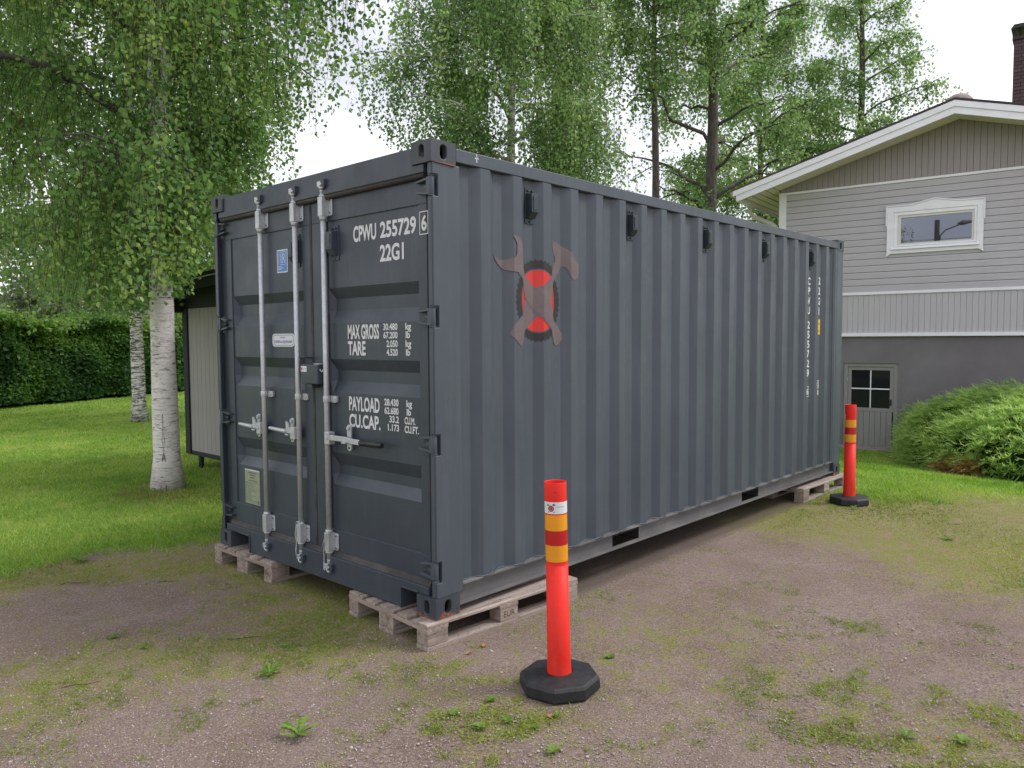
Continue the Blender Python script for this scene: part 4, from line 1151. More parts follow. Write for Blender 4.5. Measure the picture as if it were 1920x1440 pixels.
# roof
OVH, OVB = -.75, 9.4
EL, ER = -3.25, 5.25
def rz_(s): return 6.105 - PITCH * abs(s - APX)
for sgn in (-1, 1):
    e = EL if sgn < 0 else ER
    mb = MB(); mb.prism([(APX, rz_(APX) + .045), (e - .05 * -sgn * -1 if 0 else e, rz_(e) + .045), (e, rz_(e) + .005), (APX, rz_(APX) + .005)], OVH - .03, OVB)
    hb(mb, 'roof_slope', 'roof')
    # barge boards, two stepped boards
    mb = MB(); mb.prism([(APX, rz_(APX)), (e, rz_(e)), (e, rz_(e) - .115), (APX, rz_(APX) - .115)], OVH - .022, OVH); hb(mb, 'barge_board', 'white', .003)
    mb = MB(); e2 = e - sgn * .06
    mb.prism([(APX, rz_(APX) - .1155), (e2, rz_(e2) - .1155), (e2 - sgn * .02, rz_(e2) - .245), (APX, rz_(APX) - .245)], OVH, OVH + .022); hb(mb, 'barge_board', 'white', .003)
    # soffit boards along the verge (parallel to the slope)
    nbd = 7; wv = (-.02 - (OVH + .025)) / nbd
    for k in range(nbd):
        ya = OVH + .025 + k * wv; mb = MB(); t0 = rz_(APX) - .190; e3 = (SL + .0) if sgn < 0 else SRt
        mb.prism([(APX, t0), (e3 - 0 * sgn, t0 - PITCH * abs(e3 - APX)), (e3, t0 - PITCH * abs(e3 - APX) + .015), (APX, t0 + .015)], ya, ya + wv - .006)
        hb(mb, 'soffit_board', 'soffit')
    # eave soffit slats running along y
    for k in range(5):
        xa = SL - .02 - k * .15 if sgn < 0 else SRt + .02 + k * .15; xb = xa + sgn * .125
        mb = MB(); t0 = rz_(APX) - .195
        mb.prism([(xa, t0 - PITCH * abs(xa - APX)), (xb, t0 - PITCH * abs(xb - APX)), (xb, t0 + .015 - PITCH * abs(xb - APX)), (xa, t0 + .015 - PITCH * abs(xa - APX))], OVH + .03, OVB)
        hb(mb, 'soffit_slat', 'soffit')
    # fascia
    mb = MB(); xe = e2 - sgn * .03; mb.box(min(xe, xe + sgn * .02), max(xe, xe + sgn * .02), OVH + .03, OVB, rz_(e2) - .25, rz_(e2) - .02); hb(mb, 'fascia_board', 'cream')
    # gutter
    mb = MB(); gx_ = e + sgn * .065; gz = rz_(e) - .02; n = 10; vs = []
    for y in (OVH - .05, OVB):
        for r_ in (.078, .070):
            for k in range(n + 1):
                a = PI + PI * k / n; vs.append((gx_ + r_ * math.cos(a), y, gz + r_ * math.sin(a)))
    m_ = n + 1
    fs = [(k, k + 1, 2 * m_ + k + 1, 2 * m_ + k) for k in range(n)] + [(m_ + k, 3 * m_ + k, 3 * m_ + k + 1, m_ + k + 1) for k in range(n)] + [(k, m_ + k, m_ + k + 1, k + 1) for k in range(n)] + [tuple(range(0, m_))]
    mb.add(vs, fs, True); hb(mb, 'gutter', 'cream')
mb = MB(); ge = rz_(EL)
mb.tube([(EL + .02, .30, ge - .10), (EL + .02, .30, ge - .24), (EL + .04, .29, ge - .34), (EL + .12, .27, ge - .44), (EL + .58, .16, ge - .66), (SL - .12, .12, ge - .74), (SL - .07, .12, ge - .86), (SL - .07, .12, ge - 1.1), (SL - .07, .12, -.6)], .052, 14)
hb(mb, 'downpipe', 'cream')
# vent dome on the roof
mb = MB(); n = 20; vs = [(0, 0, .27)]; rings = 6
for i in range(1, rings + 1):
    a = PI / 2 * i / rings
    for k in range(n): vs.append((.27 * math.sin(a) * math.cos(2 * PI * k / n), .27 * math.sin(a) * math.sin(2 * PI * k / n), .22 * math.cos(a)))
vs[0] = (0, 0, .22)
fs = [(0, 1 + k, 1 + (k + 1) % n) for k in range(n)] + [(1 + (i - 1) * n + k, 1 + i * n + k, 1 + i * n + (k + 1) % n, 1 + (i - 1) * n + (k + 1) % n) for i in range(1, rings) for k in range(n)]
mb.add(vs, fs, True); mb.tube([(0, 0, -.35), (0, 0, .01)], .17, 16)
hb(mb, 'roof_vent', 'concrete', 0, loc=(.88, .9, rz_(.88) + .36))
# chimney of separate bricks
CHX, CHY = 1.66, 3.0
mb = MB(); mb.box(CHX + .010, CHX + .59, CHY + .010, CHY + .59, 5.8, 8.18)
ch = hb(mb, 'chimney', 'mortar')
cbk = None; nbk = 0
for r_ in range(26):
    z = 6.15 + r_ * .078
    for side in (0, 1):
        for c in range(2):
            ofs = .15 if r_ % 2 else 0
            mbk = None
            for seg in ([(0 + ofs * 0, .29), (.305, .60)] if r_ % 2 == 0 else [(0, .14), (.155, .445), (.46, .60)])[c:c + 1] if c < 1 else ([(0, .29), (.305, .60)] if r_ % 2 == 0 else [(0, .14), (.155, .445), (.46, .60)])[1:]:
                a, b = seg; mb = MB(); j = random.uniform(-.002, .002)
                if side == 0: mb.box(CHX + a + .0, CHX + b - .0, CHY + j, CHY + .0098, z, z + .066)
                else: mb.box(CHX + j, CHX + .0098, CHY + a + .011, CHY + b, z, z + .066)
                mb.build('brick', 'brick', ch)
mb = MB(); mb.box(CHX - .03, CHX + .63, CHY - .03, CHY + .63, 8.181, 8.24); mb.build('chimney_crown', 'mortar', ch)
mb = MB()
for ax, ay in ((.08, .08), (.52, .08), (.08, .52), (.52, .52)): mb.box(CHX + ax - .012, CHX + ax + .012, CHY + ay - .012, CHY + ay + .012, 8.2405, 8.42)
mb.prism([(CHX - .06, 8.42), (CHX + .66, 8.42), (CHX + .60, 8.50), (CHX, 8.50)], CHY - .06, CHY + .66)
mb.build('chimney_cap', 'grip', ch)

# upstairs window
win = MB(); WX0, WX1, WZ0, WZ1 = -.262, 1.470, 3.350, 4.345
def ringp(o_, i_, y0, y1, mb):
    n = len(o_)
    vs = [(x, y0, z) for x, z in o_] + [(x, y0, z) for x, z in i_] + [(x, y1, z) for x, z in o_] + [(x, y1, z) for x, z in i_]
    fs = []
    for k in range(n):
        j = (k + 1) % n
        fs += [(k, j, n + j, n + k), (2 * n + k, 3 * n + k, 3 * n + j, 2 * n + j), (k, 2 * n + k, 2 * n + j, j), (n + k, n + j, 3 * n + j, 3 * n + k)]
    mb.add(vs, fs)
GX0, GX1, GZ0, GZ1 = .008, 1.258, 3.585, 4.100
mb = MB(); mb.box(-.115, 1.345, -.010, .06, 3.50, 4.20)
# casing: side legs + pediment head + bottom apron
win_o = empty('x'); bpy.data.objects.remove(win_o)
cs = MB()
cs.prism([(WX0 + .012, 4.22), (WX0 + .012, WZ0 + .05), (WX0, WZ0 - .025), (WX0 + .09, WZ0 + .034), (-.12, WZ0 + .035), (-.12, 4.22)], -.045, -.012)
window = hb(cs, 'window', 'white', .003)
cs = MB(); cs.prism([(WX1 - .012, 4.22), (WX1 - .012, WZ0 + .05), (WX1, WZ0 - .025), (WX1 - .09, WZ0 + .034), (1.35, WZ0 + .035), (1.35, 4.22)], -.045, -.012); hb(cs, 'window_casing', 'white', .003, window)
cs = MB(); cs.prism([(WX0, 4.2205), (WX1, 4.2205), (WX1, 4.345), (1.05, 4.345), (.61, 4.43), (.17, 4.345), (WX0, 4.345)], -.045, -.012); hb(cs, 'window_head', 'white', .003, window)
cs = MB(); tp = [(WX0 - .012, 3.95), (WX0 - .012, 4.358), (.168, 4.358), (.61, 4.445), (1.052, 4.358), (WX1 + .012, 4.358), (WX1 + .012, 3.95)]
for (a, b), (c, d_) in zip(tp[:-1], tp[1:]):
    dx, dz = c - a, d_ - b; L_ = math.hypot(dx, dz); nx_, nz_ = dz / L_ * .022, -dx / L_ * .022
    cs.prism([(a, b), (c, d_), (c + nx_, d_ + nz_), (a + nx_, b + nz_)], -.062, -.0455)
hb(cs, 'head_moulding', 'white', .002, window)
cs = MB(); cs.prism([(WX0 + .07, WZ0 + .032), (WX1 - .07, WZ0 + .032), (1.349, 3.46), (-.119, 3.46)], -.043, -.012); hb(cs, 'window_apron', 'white', .002, window)
cs = MB(); cs.prism([(-.085, 3.462), (-.060, 3.505), (-.012, 3.520), (-.012, 3.462)], -.165, 1.395, 'x'); hb(cs, 'window_sill', 'white', .002, window)
cs = MB(); ringp([(-.118, 3.521), (1.348, 3.521), (1.348, 4.219), (-.118, 4.219)], [(-.055, 3.555), (1.300, 3.555), (1.300, 4.150), (-.055, 4.150)], -.030, .05, cs); hb(cs, 'window_frame', 'white', .003, window)
cs = MB(); ringp([(-.053, 3.557), (1.298, 3.557), (1.298, 4.148), (-.053, 4.148)], [(GX0, GZ0), (GX1, GZ0), (GX1, GZ1), (GX0, GZ1)], -.012, .04, cs); hb(cs, 'window_sash', 'cream', .004, window)
cs = MB(); cs.box(GX0 - .01, GX1 + .01, .018, .0215, GZ0 - .01, GZ1 + .01); hb(cs, 'window_pane', 'glass', 0, window)

# basement door
DZ = -.650
mb = MB(); ringp([(-1.058, DZ), (.010, DZ), (.010, 1.123), (-1.058, 1.123)], [(-.975, DZ + .02), (-.072, DZ + .02), (-.072, 1.05), (-.975, 1.05)], .075, .16, mb)
bd = hb(mb, 'basement_door', 'doorgrey', .003)
mb = MB(); ringp([(-.973, .10), (-.074, .10), (-.074, 1.048), (-.973, 1.048)], [(-.905, .175), (-.150, .175), (-.150, .975), (-.905, .975)], .095, .14, mb)
hb(mb, 'door_sash', 'doorgrey', .003, bd)
mb = MB(); mb.box(-.905, -.15, .100, .130, .568, .592); mb.box(-.536, -.516, .0995, .1305, .175, .975); hb(mb, 'glazing_bar', 'white', .002, bd)
for xa, xb in ((-.904, -.5365), (-.5155, -.151)):
    for za, zb in ((.176, .5675), (.5925, .974)):
        mb = MB(); mb.box(xa, xb, .116, .120, za, zb); hb(mb, 'pane', 'glass_dark', 0, bd)
xx = -.972
while xx < -.11:
    mb = MB(); mb.box(xx, min(xx + .104, -.074), .100, .120, DZ + .022, .0985); hb(mb, 'door_plank', 'doorgrey', .003, bd); xx += .1095
mb = MB(); mb.box(-.97, -.075, .121, .135, DZ + .02, 1.04); hb(mb, 'door_backing', 'dark', 0, bd)
mb = MB(); mb.prism(roundrect(-.142, -.112, .235, .370, .012, 3), .086, .0945); mb.tube([(-.127, .090, .275), (-.127, .050, .275), (-.135, .045, .275), (-.235, .045, .272)], .009, 8); mb.tube([(-.127, .086, .34), (-.127, .078, .34)], .016, 12)
hb(mb, 'door_handle', 'grip', 0, bd)
for z in (.75, -.35): 
    mb = MB(); mb.tube([(-.985, .07, z - .05), (-.985, .07, z + .05)], .009, 8); hb(mb, 'door_hinge', 'galv', 0, bd)
mb = MB(); mb.box(-1.25, .35, -.42, .049, -.75, -.640); hb(mb, 'door_step', 'concrete', .01)

# ------------------------------------------------------------------ shed
shed = empty('garden_shed', (-7.1, 1.9, 0), 0, 'small grey plank shed with dark green trim behind the white birch trunk', 'shed')
def sb(mb, name, m, bevel=0): return mb.build(name, m, shed, bevel=bevel)
mb = MB(); mb.box(.02, 3.6, .02, 2.9, .30, 2.02); sb(mb, 'shed_wall', 'gasket')
m0 = MB(); m0.prism([(0, 0), (.106, 0), (.109, .006), (.109, .018), (0, .018)], .215, 2.10, 'z'); b0 = None
for k in range(31):
    if b0 is None: b0 = sb(m0, 'wall_board', 'shed'); o = b0
    else: o = cp(b0, shed)
    o.location = (.105 + k * .1125, 0, 0)
m0 = MB(); m0.box(-.018, 0, 0, .109, .215, 2.05); b0 = None
for k in range(24):
    if b0 is None: b0 = sb(m0, 'wall_board', 'shed'); o = b0
    else: o = cp(b0, shed)
    o.location = (.018, .12 + k * .1125, 0)
mb = MB(); mb.box(-.03, .100, -.022, .10, .165, 2.10); sb(mb, 'corner_board', 'darktrim', .004)
mb = MB(); mb.box(.1, 3.62, -.004, .02, .155, .212); sb(mb, 'base_board', 'darktrim', .003)
# lean-to roof rising to the right
def sr(x): return 2.375 + .045 * (x + .4)
mb = MB(); mb.prism([(-.42, sr(-.42)), (3.8, sr(3.8)), (3.8, sr(3.8) + .05), (-.42, sr(-.42) + .05)], -.33, 3.2); sb(mb, 'shed_roof', 'darktrim', .004)
mb = MB(); mb.prism([(-.40, sr(-.40) - .125), (3.78, sr(3.78) - .125), (3.78, sr(3.78) - .004), (-.40, sr(-.40) - .004)], -.318, -.295); sb(mb, 'shed_fascia', 'darktrim', .003)
mb = MB(); mb.prism([(-.425, sr(-.425) - .014), (3.8, sr(3.8) - .014), (3.8, sr(3.8) + .0), (-.425, sr(-.425) + .0)], -.342, -.3305); sb(mb, 'drip_edge', 'galv')
mb = MB(); mb.prism([(-.40, 2.06), (.02, 2.06), (.02, 2.24), (-.40, 2.22)], -.29, 3.1); sb(mb, 'eave_beam', 'darktrim')
mb = MB(); mb.box(.02, 3.6, .0, .1, 2.10, 2.40); sb(mb, 'top_plate', 'darktrim')
m0 = MB(); m0.tube([(0, 0, -.05), (0, 0, .165)], .035, 10); l0 = sb(m0, 'leg', 'darktrim'); l0.location = (.30, .03, 0)
cp(l0, shed, (2.9, .03, 0)); cp(l0, shed, (.30, 2.8, 0))
m0 = MB(); m0.box(-.09, .09, -.09, .09, -.02, .165); s0 = sb(m0, 'support_block', 'wood_block', .006); s0.location = (.62, .35, 0)
m0 = MB(); m0.box(-.2, .25, -.06, .06, -.01, .07); s1_ = sb(m0, 'support_timber', 'wood_x', .004); s1_.location = (.98, .22, 0)
m0 = MB(); m0.box(-.08, .1, -.09, .09, .071, .165); s2_ = sb(m0, 'support_block', 'wood_block', .004); s2_.location = (1.0, .3, 0)

# ------------------------------------------------------------------ trees
def unit(v): return v / np.maximum(np.linalg.norm(v, axis=-1, keepdims=True), 1e-9)
def leaves6(P, D, size, rs, tint):
    n = len(P); s = size * rs.uniform(.65, 1.25, n)[:, None]
    B = unit(np.cross(D, rs.normal(size=(n, 3)))); N = np.cross(D, B)
    def q(u, v, h=0): return P + D * s * u + B * s * v + N * s * h
    V = np.stack([q(-.5, 0), q(-.32, -.30, .06), q(-.02, -.36, .09), q(.52, 0, -.05), q(-.02, .36, .09), q(-.32, .30, .06)], 1).reshape(-1, 3)
    b = np.arange(n)[:, None] * 6
    F = np.concatenate([b + np.array([[0, 1, 2, 3]]), b + np.array([[0, 3, 4, 5]])], 0)
    return V, F, np.repeat(tint, 6)
def leaves(P, D, size, rs, tint, flat=.0):
    """P centres, D growth directions -> kite quads"""
    n = len(P)
    s = size * rs.uniform(.7, 1.25, n)[:, None]
    rnd = rs.normal(size=(n, 3)); B = unit(np.cross(D, rnd)); N = np.cross(D, B)
    a = P - D * s * .5; tip = P + D * s * .55
    l = P - D * s * .08 + B * s * .40 + N * s * .10; r = P - D * s * .08 - B * s * .40 + N * s * .10
    V = np.stack([a, r, tip, l], 1).reshape(-1, 3)
    F = np.arange(4 * n).reshape(-1, 4)
    return V, F, np.repeat(tint, 4)
def tubes_np(paths, rad0, rad1, n=3):
    """paths (k,m,3) -> thin prisms"""
    k, m, _ = paths.shape
    r = np.linspace(rad0, rad1, m)[None, :, None, None]
    ang = np.arange(n) * 2 * np.pi / n
    ring = np.stack([np.cos(ang), np.sin(ang), np.zeros(n)], -1)[None, None]
    V = (paths[:, :, None, :] + ring * r).reshape(-1, 3)
    base = (np.arange(k)[:, None, None] * m + np.arange(m - 1)[None, :, None]) * n
    j = np.arange(n)[None, None, :]
    F = np.stack([base + j, base + (j + 1) % n, base + n + (j + 1) % n, base + n + j], -1).reshape(-1, 4)
    return V, F
def birch(name, label, x, y, H, tr, z0, Rmax, nlimb, nstr, slen, lsize, lspace, m_leaf, m_bark, seed, lean=(0, 0), cat='birch tree', ztop=None,
          group='birches around the yard', asym=None, limbr=.055, filler=0, droop=1.0, profile='round', sway=.10, low=None, fine=False, inner=0, lax=(.737, .676)):
    rs = np.random.RandomState(seed); rnd = random.Random(seed)
    zg = terrain(x, y)
    root = empty(name, (x, y, zg), 0, label, cat, group)
    # trunk
    mb = MB(); N = 26; pts = []; rad = []
    for i in range(N):
        t = i / (N - 1); h = t * H
        pts.append((lean[0] * h + .05 * math.sin(h * .9 + seed) * t, lean[1] * h + .05 * math.cos(h * .7 + seed) * t, h - .05))
        rad.append(tr * ((1 - t) ** .75) * (1 + .38 * math.exp(-h / .16)) * (1 + .03 * math.sin(h * 5 + seed)) + .008)
    # finer at the bottom
    mb.tube(pts, rad, 18)
    tr_o = mb.build('trunk', m_bark, root)
    def tp(h):
        t = h / H; return np.array([lean[0] * h + .05 * math.sin(h * .9 + seed) * t, lean[1] * h + .05 * math.cos(h * .7 + seed) * t, h])
    starts, outs, hh = [], [], []
    for i in range(nlimb):
        t = (i + rnd.random() * .8) / nlimb
        h = z0 + (H * .93 - z0) * t ** 1.05
        az = i * 2.39996 + rnd.uniform(-.3, .3) + seed
        if profile == 'round': Rr = Rmax * (math.sin(min(1, (.30 + .70 * t)) * PI) ** .6 if t > .3 else .82 + .18 * t / .3)
        else: Rr = Rmax * (1 - t) ** .55
        Rr = max(.5, Rr) * rnd.uniform(.75, 1.1)
        d = np.array([math.cos(az), math.sin(az), 0])
        if asym is not None: Rr *= 1 + asym[2] * (d[0] * asym[0] + d[1] * asym[1])
        rise = Rr * rnd.uniform(.35, .8); dr = Rr * rnd.uniform(.25, .65) * droop
        p0 = tp(h - .0)
        if low is not None:
            while Rr > .4 and h + rise - dr < np.interp(Rr * (d[0] * lax[0] + d[1] * lax[1]), low[0], low[1]) + .55: Rr *= .85; rise *= .85; dr *= .8
            lr_k = min(1., Rr / 1.2)
        side = np.array([-d[1], d[0], 0]) * rnd.uniform(-.25, .25) * Rr
        M_ = 9; tt = np.linspace(0, 1, M_)[:, None]
        path = p0 + d * Rr * tt + side * tt ** 2 + np.array([0, 0, 1.]) * (rise * tt ** .85 - dr * tt ** 2.2)
        path[1:] += rs.normal(scale=.035 * Rr / 2, size=(M_ - 1, 3))
        lr = limbr * (1 - .6 * t) * rnd.uniform(.75, 1.1)
        mb = MB(); mb.tube([tuple(p) for p in path], [max(.006, lr * (1 - .82 * k / (M_ - 1))) for k in range(M_)], 6)
        subs = []
        for k in range(rnd.choice((4, 5, 6))):
            u = rnd.uniform(.22, .95); q0 = path[int(u * (M_ - 1))]
            a2 = az + rnd.choice((-1, 1)) * rnd.uniform(.5, 1.2); L2 = Rr * rnd.uniform(.25, .5)
            d2 = np.array([math.cos(a2), math.sin(a2), 0]); t2 = np.linspace(0, 1, 6)[:, None]
            sp = q0 + d2 * L2 * t2 + np.array([0, 0, 1.]) * (L2 * rnd.uniform(.1, .6) * t2 - L2 * rnd.uniform(.2, .7) * t2 ** 2)
            sp[1:] += rs.normal(scale=.02, size=(5, 3))
            mb.tube([tuple(p) for p in sp], [max(.003, lr * .42 * (1 - .8 * j / 5)) for j in range(6)], 4)
            subs.append((sp, d2))
        mb.build('limb', 'bark' if m_bark == 'birch' else m_bark, root)
        nsl = max(4, int(nstr / nlimb * (.55 + .9 * Rr / Rmax)))
        for k in range(nsl):
            if rnd.random() < .35: pth, dd = path, d; lo = .3
            else: pth, dd = rnd.choice(subs); lo = .1
            u = rnd.uniform(lo, 1) * (len(pth) - 1); i0 = min(int(u), len(pth) - 2); q = pth[i0] + (pth[i0 + 1] - pth[i0]) * (u - i0)
            starts.append(q + rs.normal(scale=.05, size=3)); outs.append(dd); hh.append(h)
    for k in range(inner):     # short leafy shoots close to the stem
        h = z0 + .05 + (H * .72 - z0) * rnd.random() ** 1.7; a_ = rnd.uniform(0, 2 * PI); rad_ = rnd.uniform(.25, 1.2)
        starts.append(tp(h) + np.array([math.cos(a_) * rad_, math.sin(a_) * rad_, rnd.uniform(0, .4)])); outs.append(np.array([math.cos(a_), math.sin(a_), 0.])); hh.append(h)
    S0 = np.array(starts); O = np.array(outs); ns = len(S0)
    if low is not None:
        kk = S0[:, 2] > np.interp(S0[:, 0] * lax[0] + S0[:, 1] * lax[1], low[0], low[1]) + .1
        S0, O = S0[kk], O[kk]; ns = len(S0)
    L = slen * rs.uniform(.30, 1.0, ns) * rs.uniform(.6, 1.1, ns)
    L = np.minimum(L, np.maximum(.3, S0[:, 2] - (z0 - slen * .9)))
    az = rs.uniform(0, 2 * np.pi, ns); O2 = unit(O * .7 + np.stack([np.cos(az), np.sin(az), np.zeros(ns)], -1) * .9)
    def strand(t):   # t (ns,m)
        s = t[..., None]
        lat = O2[:, None] * (.22 * L[:, None, None] * s ** .6)
        up = np.zeros((*t.shape, 3)); up[..., 2] = .10 * L[:, None] * np.sin(np.minimum(t * 4, np.pi)) - L[:, None] * t
        wob = O[:, None] * (sway * L[:, None, None] * np.sin(s * 5 + az[:, None, None]) * .5)
        return S0[:, None] + lat + up + wob
    tw = strand(np.tile(np.linspace(0, 1, 5), (ns, 1)))
    if low is not None:
        kk = tw[:, -1, 2] > np.interp(tw[:, -1, 0] * lax[0] + tw[:, -1, 1] * lax[1], low[0], low[1]) - .1
        tw = tw[kk]
    cnt = np.maximum(3, (L / lspace).astype(int)); mx_ = cnt.max()
    tt = (np.arange(mx_)[None] + rs.uniform(0, 1, (ns, mx_))) / cnt[:, None]
    mask = tt < 1
    Pp = strand(np.minimum(tt, 1))[mask]
    sid = np.repeat(np.arange(ns)[:, None], mx_, 1)[mask]
    n = len(Pp)
    jit = rs.normal(size=(n, 3)) * lsize * .75; Pp = Pp + jit
    D = unit(unit(jit) * .9 + np.array([0, 0, -.55]) + rs.normal(size=(n, 3)) * .45)
    st = rs.uniform(-.24, .24, ns)
    tint = np.clip(.42 + st[sid] + rs.normal(size=n) * .17, 0, 1)
    if filler:
        idx = rs.randint(0, ns, filler); c = S0[idx] + rs.normal(size=(filler, 3)) * np.array([.16, .16, .12]); 
        Pp = np.concatenate([Pp, c]); D = np.concatenate([D, unit(rs.normal(size=(filler, 3)) + [0, 0, -.3])])
        tint = np.concatenate([tint, np.clip(.35 + rs.normal(size=filler) * .2, 0, 1)])
    if low is not None:
        dr_ = (Pp[:, 0] * lax[0] + Pp[:, 1] * lax[1])
        sj = rs.uniform(-.75, .35, ns)[np.concatenate([sid, idx]) if filler else sid]
        zl_ = np.interp(dr_, low[0], low[1]) + sj * np.clip(dr_ + .2, .15, 1) + rs.uniform(-.05, .05, len(Pp)); kk = Pp[:, 2] > zl_
        Pp, D, tint = Pp[kk], D[kk], tint[kk]
    clump = np.sin(Pp[:, 0] * 2.3 + 1) * np.sin(Pp[:, 1] * 2.1) + np.sin(Pp[:, 2] * 2.7 + Pp[:, 0] * 1.4)
    tint = np.clip(tint + .12 * clump, 0, 1)
    Vl, Fl, Tl = (leaves6 if fine else leaves)(Pp, D, lsize, rs, tint)
    cr = npmesh('crown', Vl, Fl, m_leaf, root, Tl); cr['kind'] = 'stuff'
    if name != 'background_tree':
        Vt, Ft = tubes_np(tw, .004, .0015)
        tg = npmesh('twigs', Vt, Ft, 'twig', root); tg['kind'] = 'stuff'
    return root
b_1 = birch('birch_tree', 'big white barked birch in the lawn left of the container', -5.72, 1.02, 10.5, .138, 2.55, 3.0, 34, 3500, 1.7, .054, .042, 'leaf', 'birch', 3,
            lean=(.0, .0), filler=9000, limbr=.05, asym=(.75, .66, -.18), fine=True, inner=1100,
            lax=(.393, .92),
            low=([-4, -.2, .3, .5, .9, 1.55, 2.0, 2.35, 2.9], [1.95, 2.0, 2.5, 3.05, 3.5, 3.95, 4.5, 5.6, 12]))
mb = MB(); random.seed(5)
az_c = math.atan2(CAM.y - 1.02, CAM.x + 5.72) - .25
def tr_r(h): t = h / 10.5; return .138 * ((1 - t) ** .75) * (1 + .38 * math.exp(-h / .16)) * (1 + .03 * math.sin(h * 5 + 3)) + .008
zz = [0, .06, .12, .2, .28, .36, .42, .5, .56, .66, .74, .86]; hwid = [.030, .026, .022, .026, .020, .012, .004, .003, .009, .003, .002, .0015]
for sg in (1, -1):
    V_ = []
    for z, w_ in zip(zz, hwid):
        r_ = tr_r(z) + .0015; wj = w_ * random.uniform(.85, 1.15)
        for e in (0, 1): a_ = az_c + sg * (wj + e * (.006 if w_ > .008 else .003)) / r_; V_.append((r_ * math.cos(a_), r_ * math.sin(a_), z))
    mb.add(V_, [(2 * i, 2 * i + 1, 2 * i + 3, 2 * i + 2) for i in range(len(zz) - 1)])
mb.build('bark_fissure', 'twig', b_1)
mb = MB(); V_ = []
for z, w_ in zip(zz, hwid):
    r_ = tr_r(z) + .001
    for e in (-1, 1): a_ = az_c + e * w_ / r_; V_.append((r_ * math.cos(a_), r_ * math.sin(a_), z))
mb.add(V_, [(2 * i, 2 * i + 1, 2 * i + 3, 2 * i + 2) for i in range(6)]); mb.build('inner_bark', 'wood_block', b_1)
b_2 = birch('birch_tree', 'slimmer grey birch standing on the lawn just behind the big white trunk', -13.5, 3.8, 12, .130, 2.5, 3.6, 26, 2600, 2.0, .085, .075, 'leaf_far', 'birch_dark', 8, filler=12000)
b_3 = birch('birch_tree', 'weeping birch right behind the container roof with long hanging strands', -8.6, 10.05, 13, .13, 4.1, 3.0, 30, 3000, 2.7, .072, .062, 'leaf_far', 'birch_dark', 12, filler=9000, low=([-5, -3.4, -2.7, -2.2, -1.95, -1.5], [7.4, 6.6, 6.1, 5.7, 4.4, 3.2]), asym=(-.74, -.67, .04))
b_4 = birch('birch_tree', 'slender birch with a bare grey lower trunk right of the weeping birch', -7.88, 14.76, 15, .13, 9.3, 2.4, 18, 1500, 2.1, .085, .085, 'leaf_far', 'bark', 15, filler=5000)
b_5 = birch('alder_tree', 'tall dark trunked tree with open bare branches left of the house roof', -7.33, 16.75, 17, .215, 4.6, 2.9, 26, 800, 1.1, .095, .095, 'leaf_far', 'bark', 19, cat='tree', droop=.35, filler=1800, limbr=.075)
b_6 = birch('birch_tree', 'airy tall birch above the house roof with sky between its branches', -6.49, 25.94, 17.5, .20, 4.5, 3.5, 30, 2200, 1.5, .105, .105, 'leaf_far', 'bark', 23, filler=6000, limbr=.07, droop=.5, profile='cone')
b_7 = birch('birch_tree', 'pale green birch between the dark trunked tree and the airy one', -8.63, 22.6, 15, .15, 4.0, 3.4, 26, 2500, 1.9, .10, .10, 'leaf_far', 'bark', 27, filler=13000)
for i, (x, y, h, rm, lab) in enumerate([(-40, 6, 9.5, 4.5, 'hazy pale tree far behind the left end of the hedge'), (-40, 13.5, 10.5, 4.6, 'hazy pale tree far behind the hedge by the birch trunks'),
        (-33, 9.5, 5.5, 4.0, 'hazy pale low tree showing just above the hedge, left of the birch trunks'), (-31, 2.5, 5.2, 4.0, 'hazy pale low tree showing above the leftmost part of the hedge'),
        (-37, 20.5, 9.5, 4.2, 'hazy pale tree far behind the shed roof'), (-31, 25, 9, 4.2, 'hazy pale tree far behind the container header')]):
    birch('background_tree', lab, x, y, h, .2, .9, rm + .8, 20, 2100, 1.8, .17, .15, 'leaf_bg', 'bark', 40 + i, cat='tree', group='pale trees beyond the hedge', filler=9000, droop=.5)

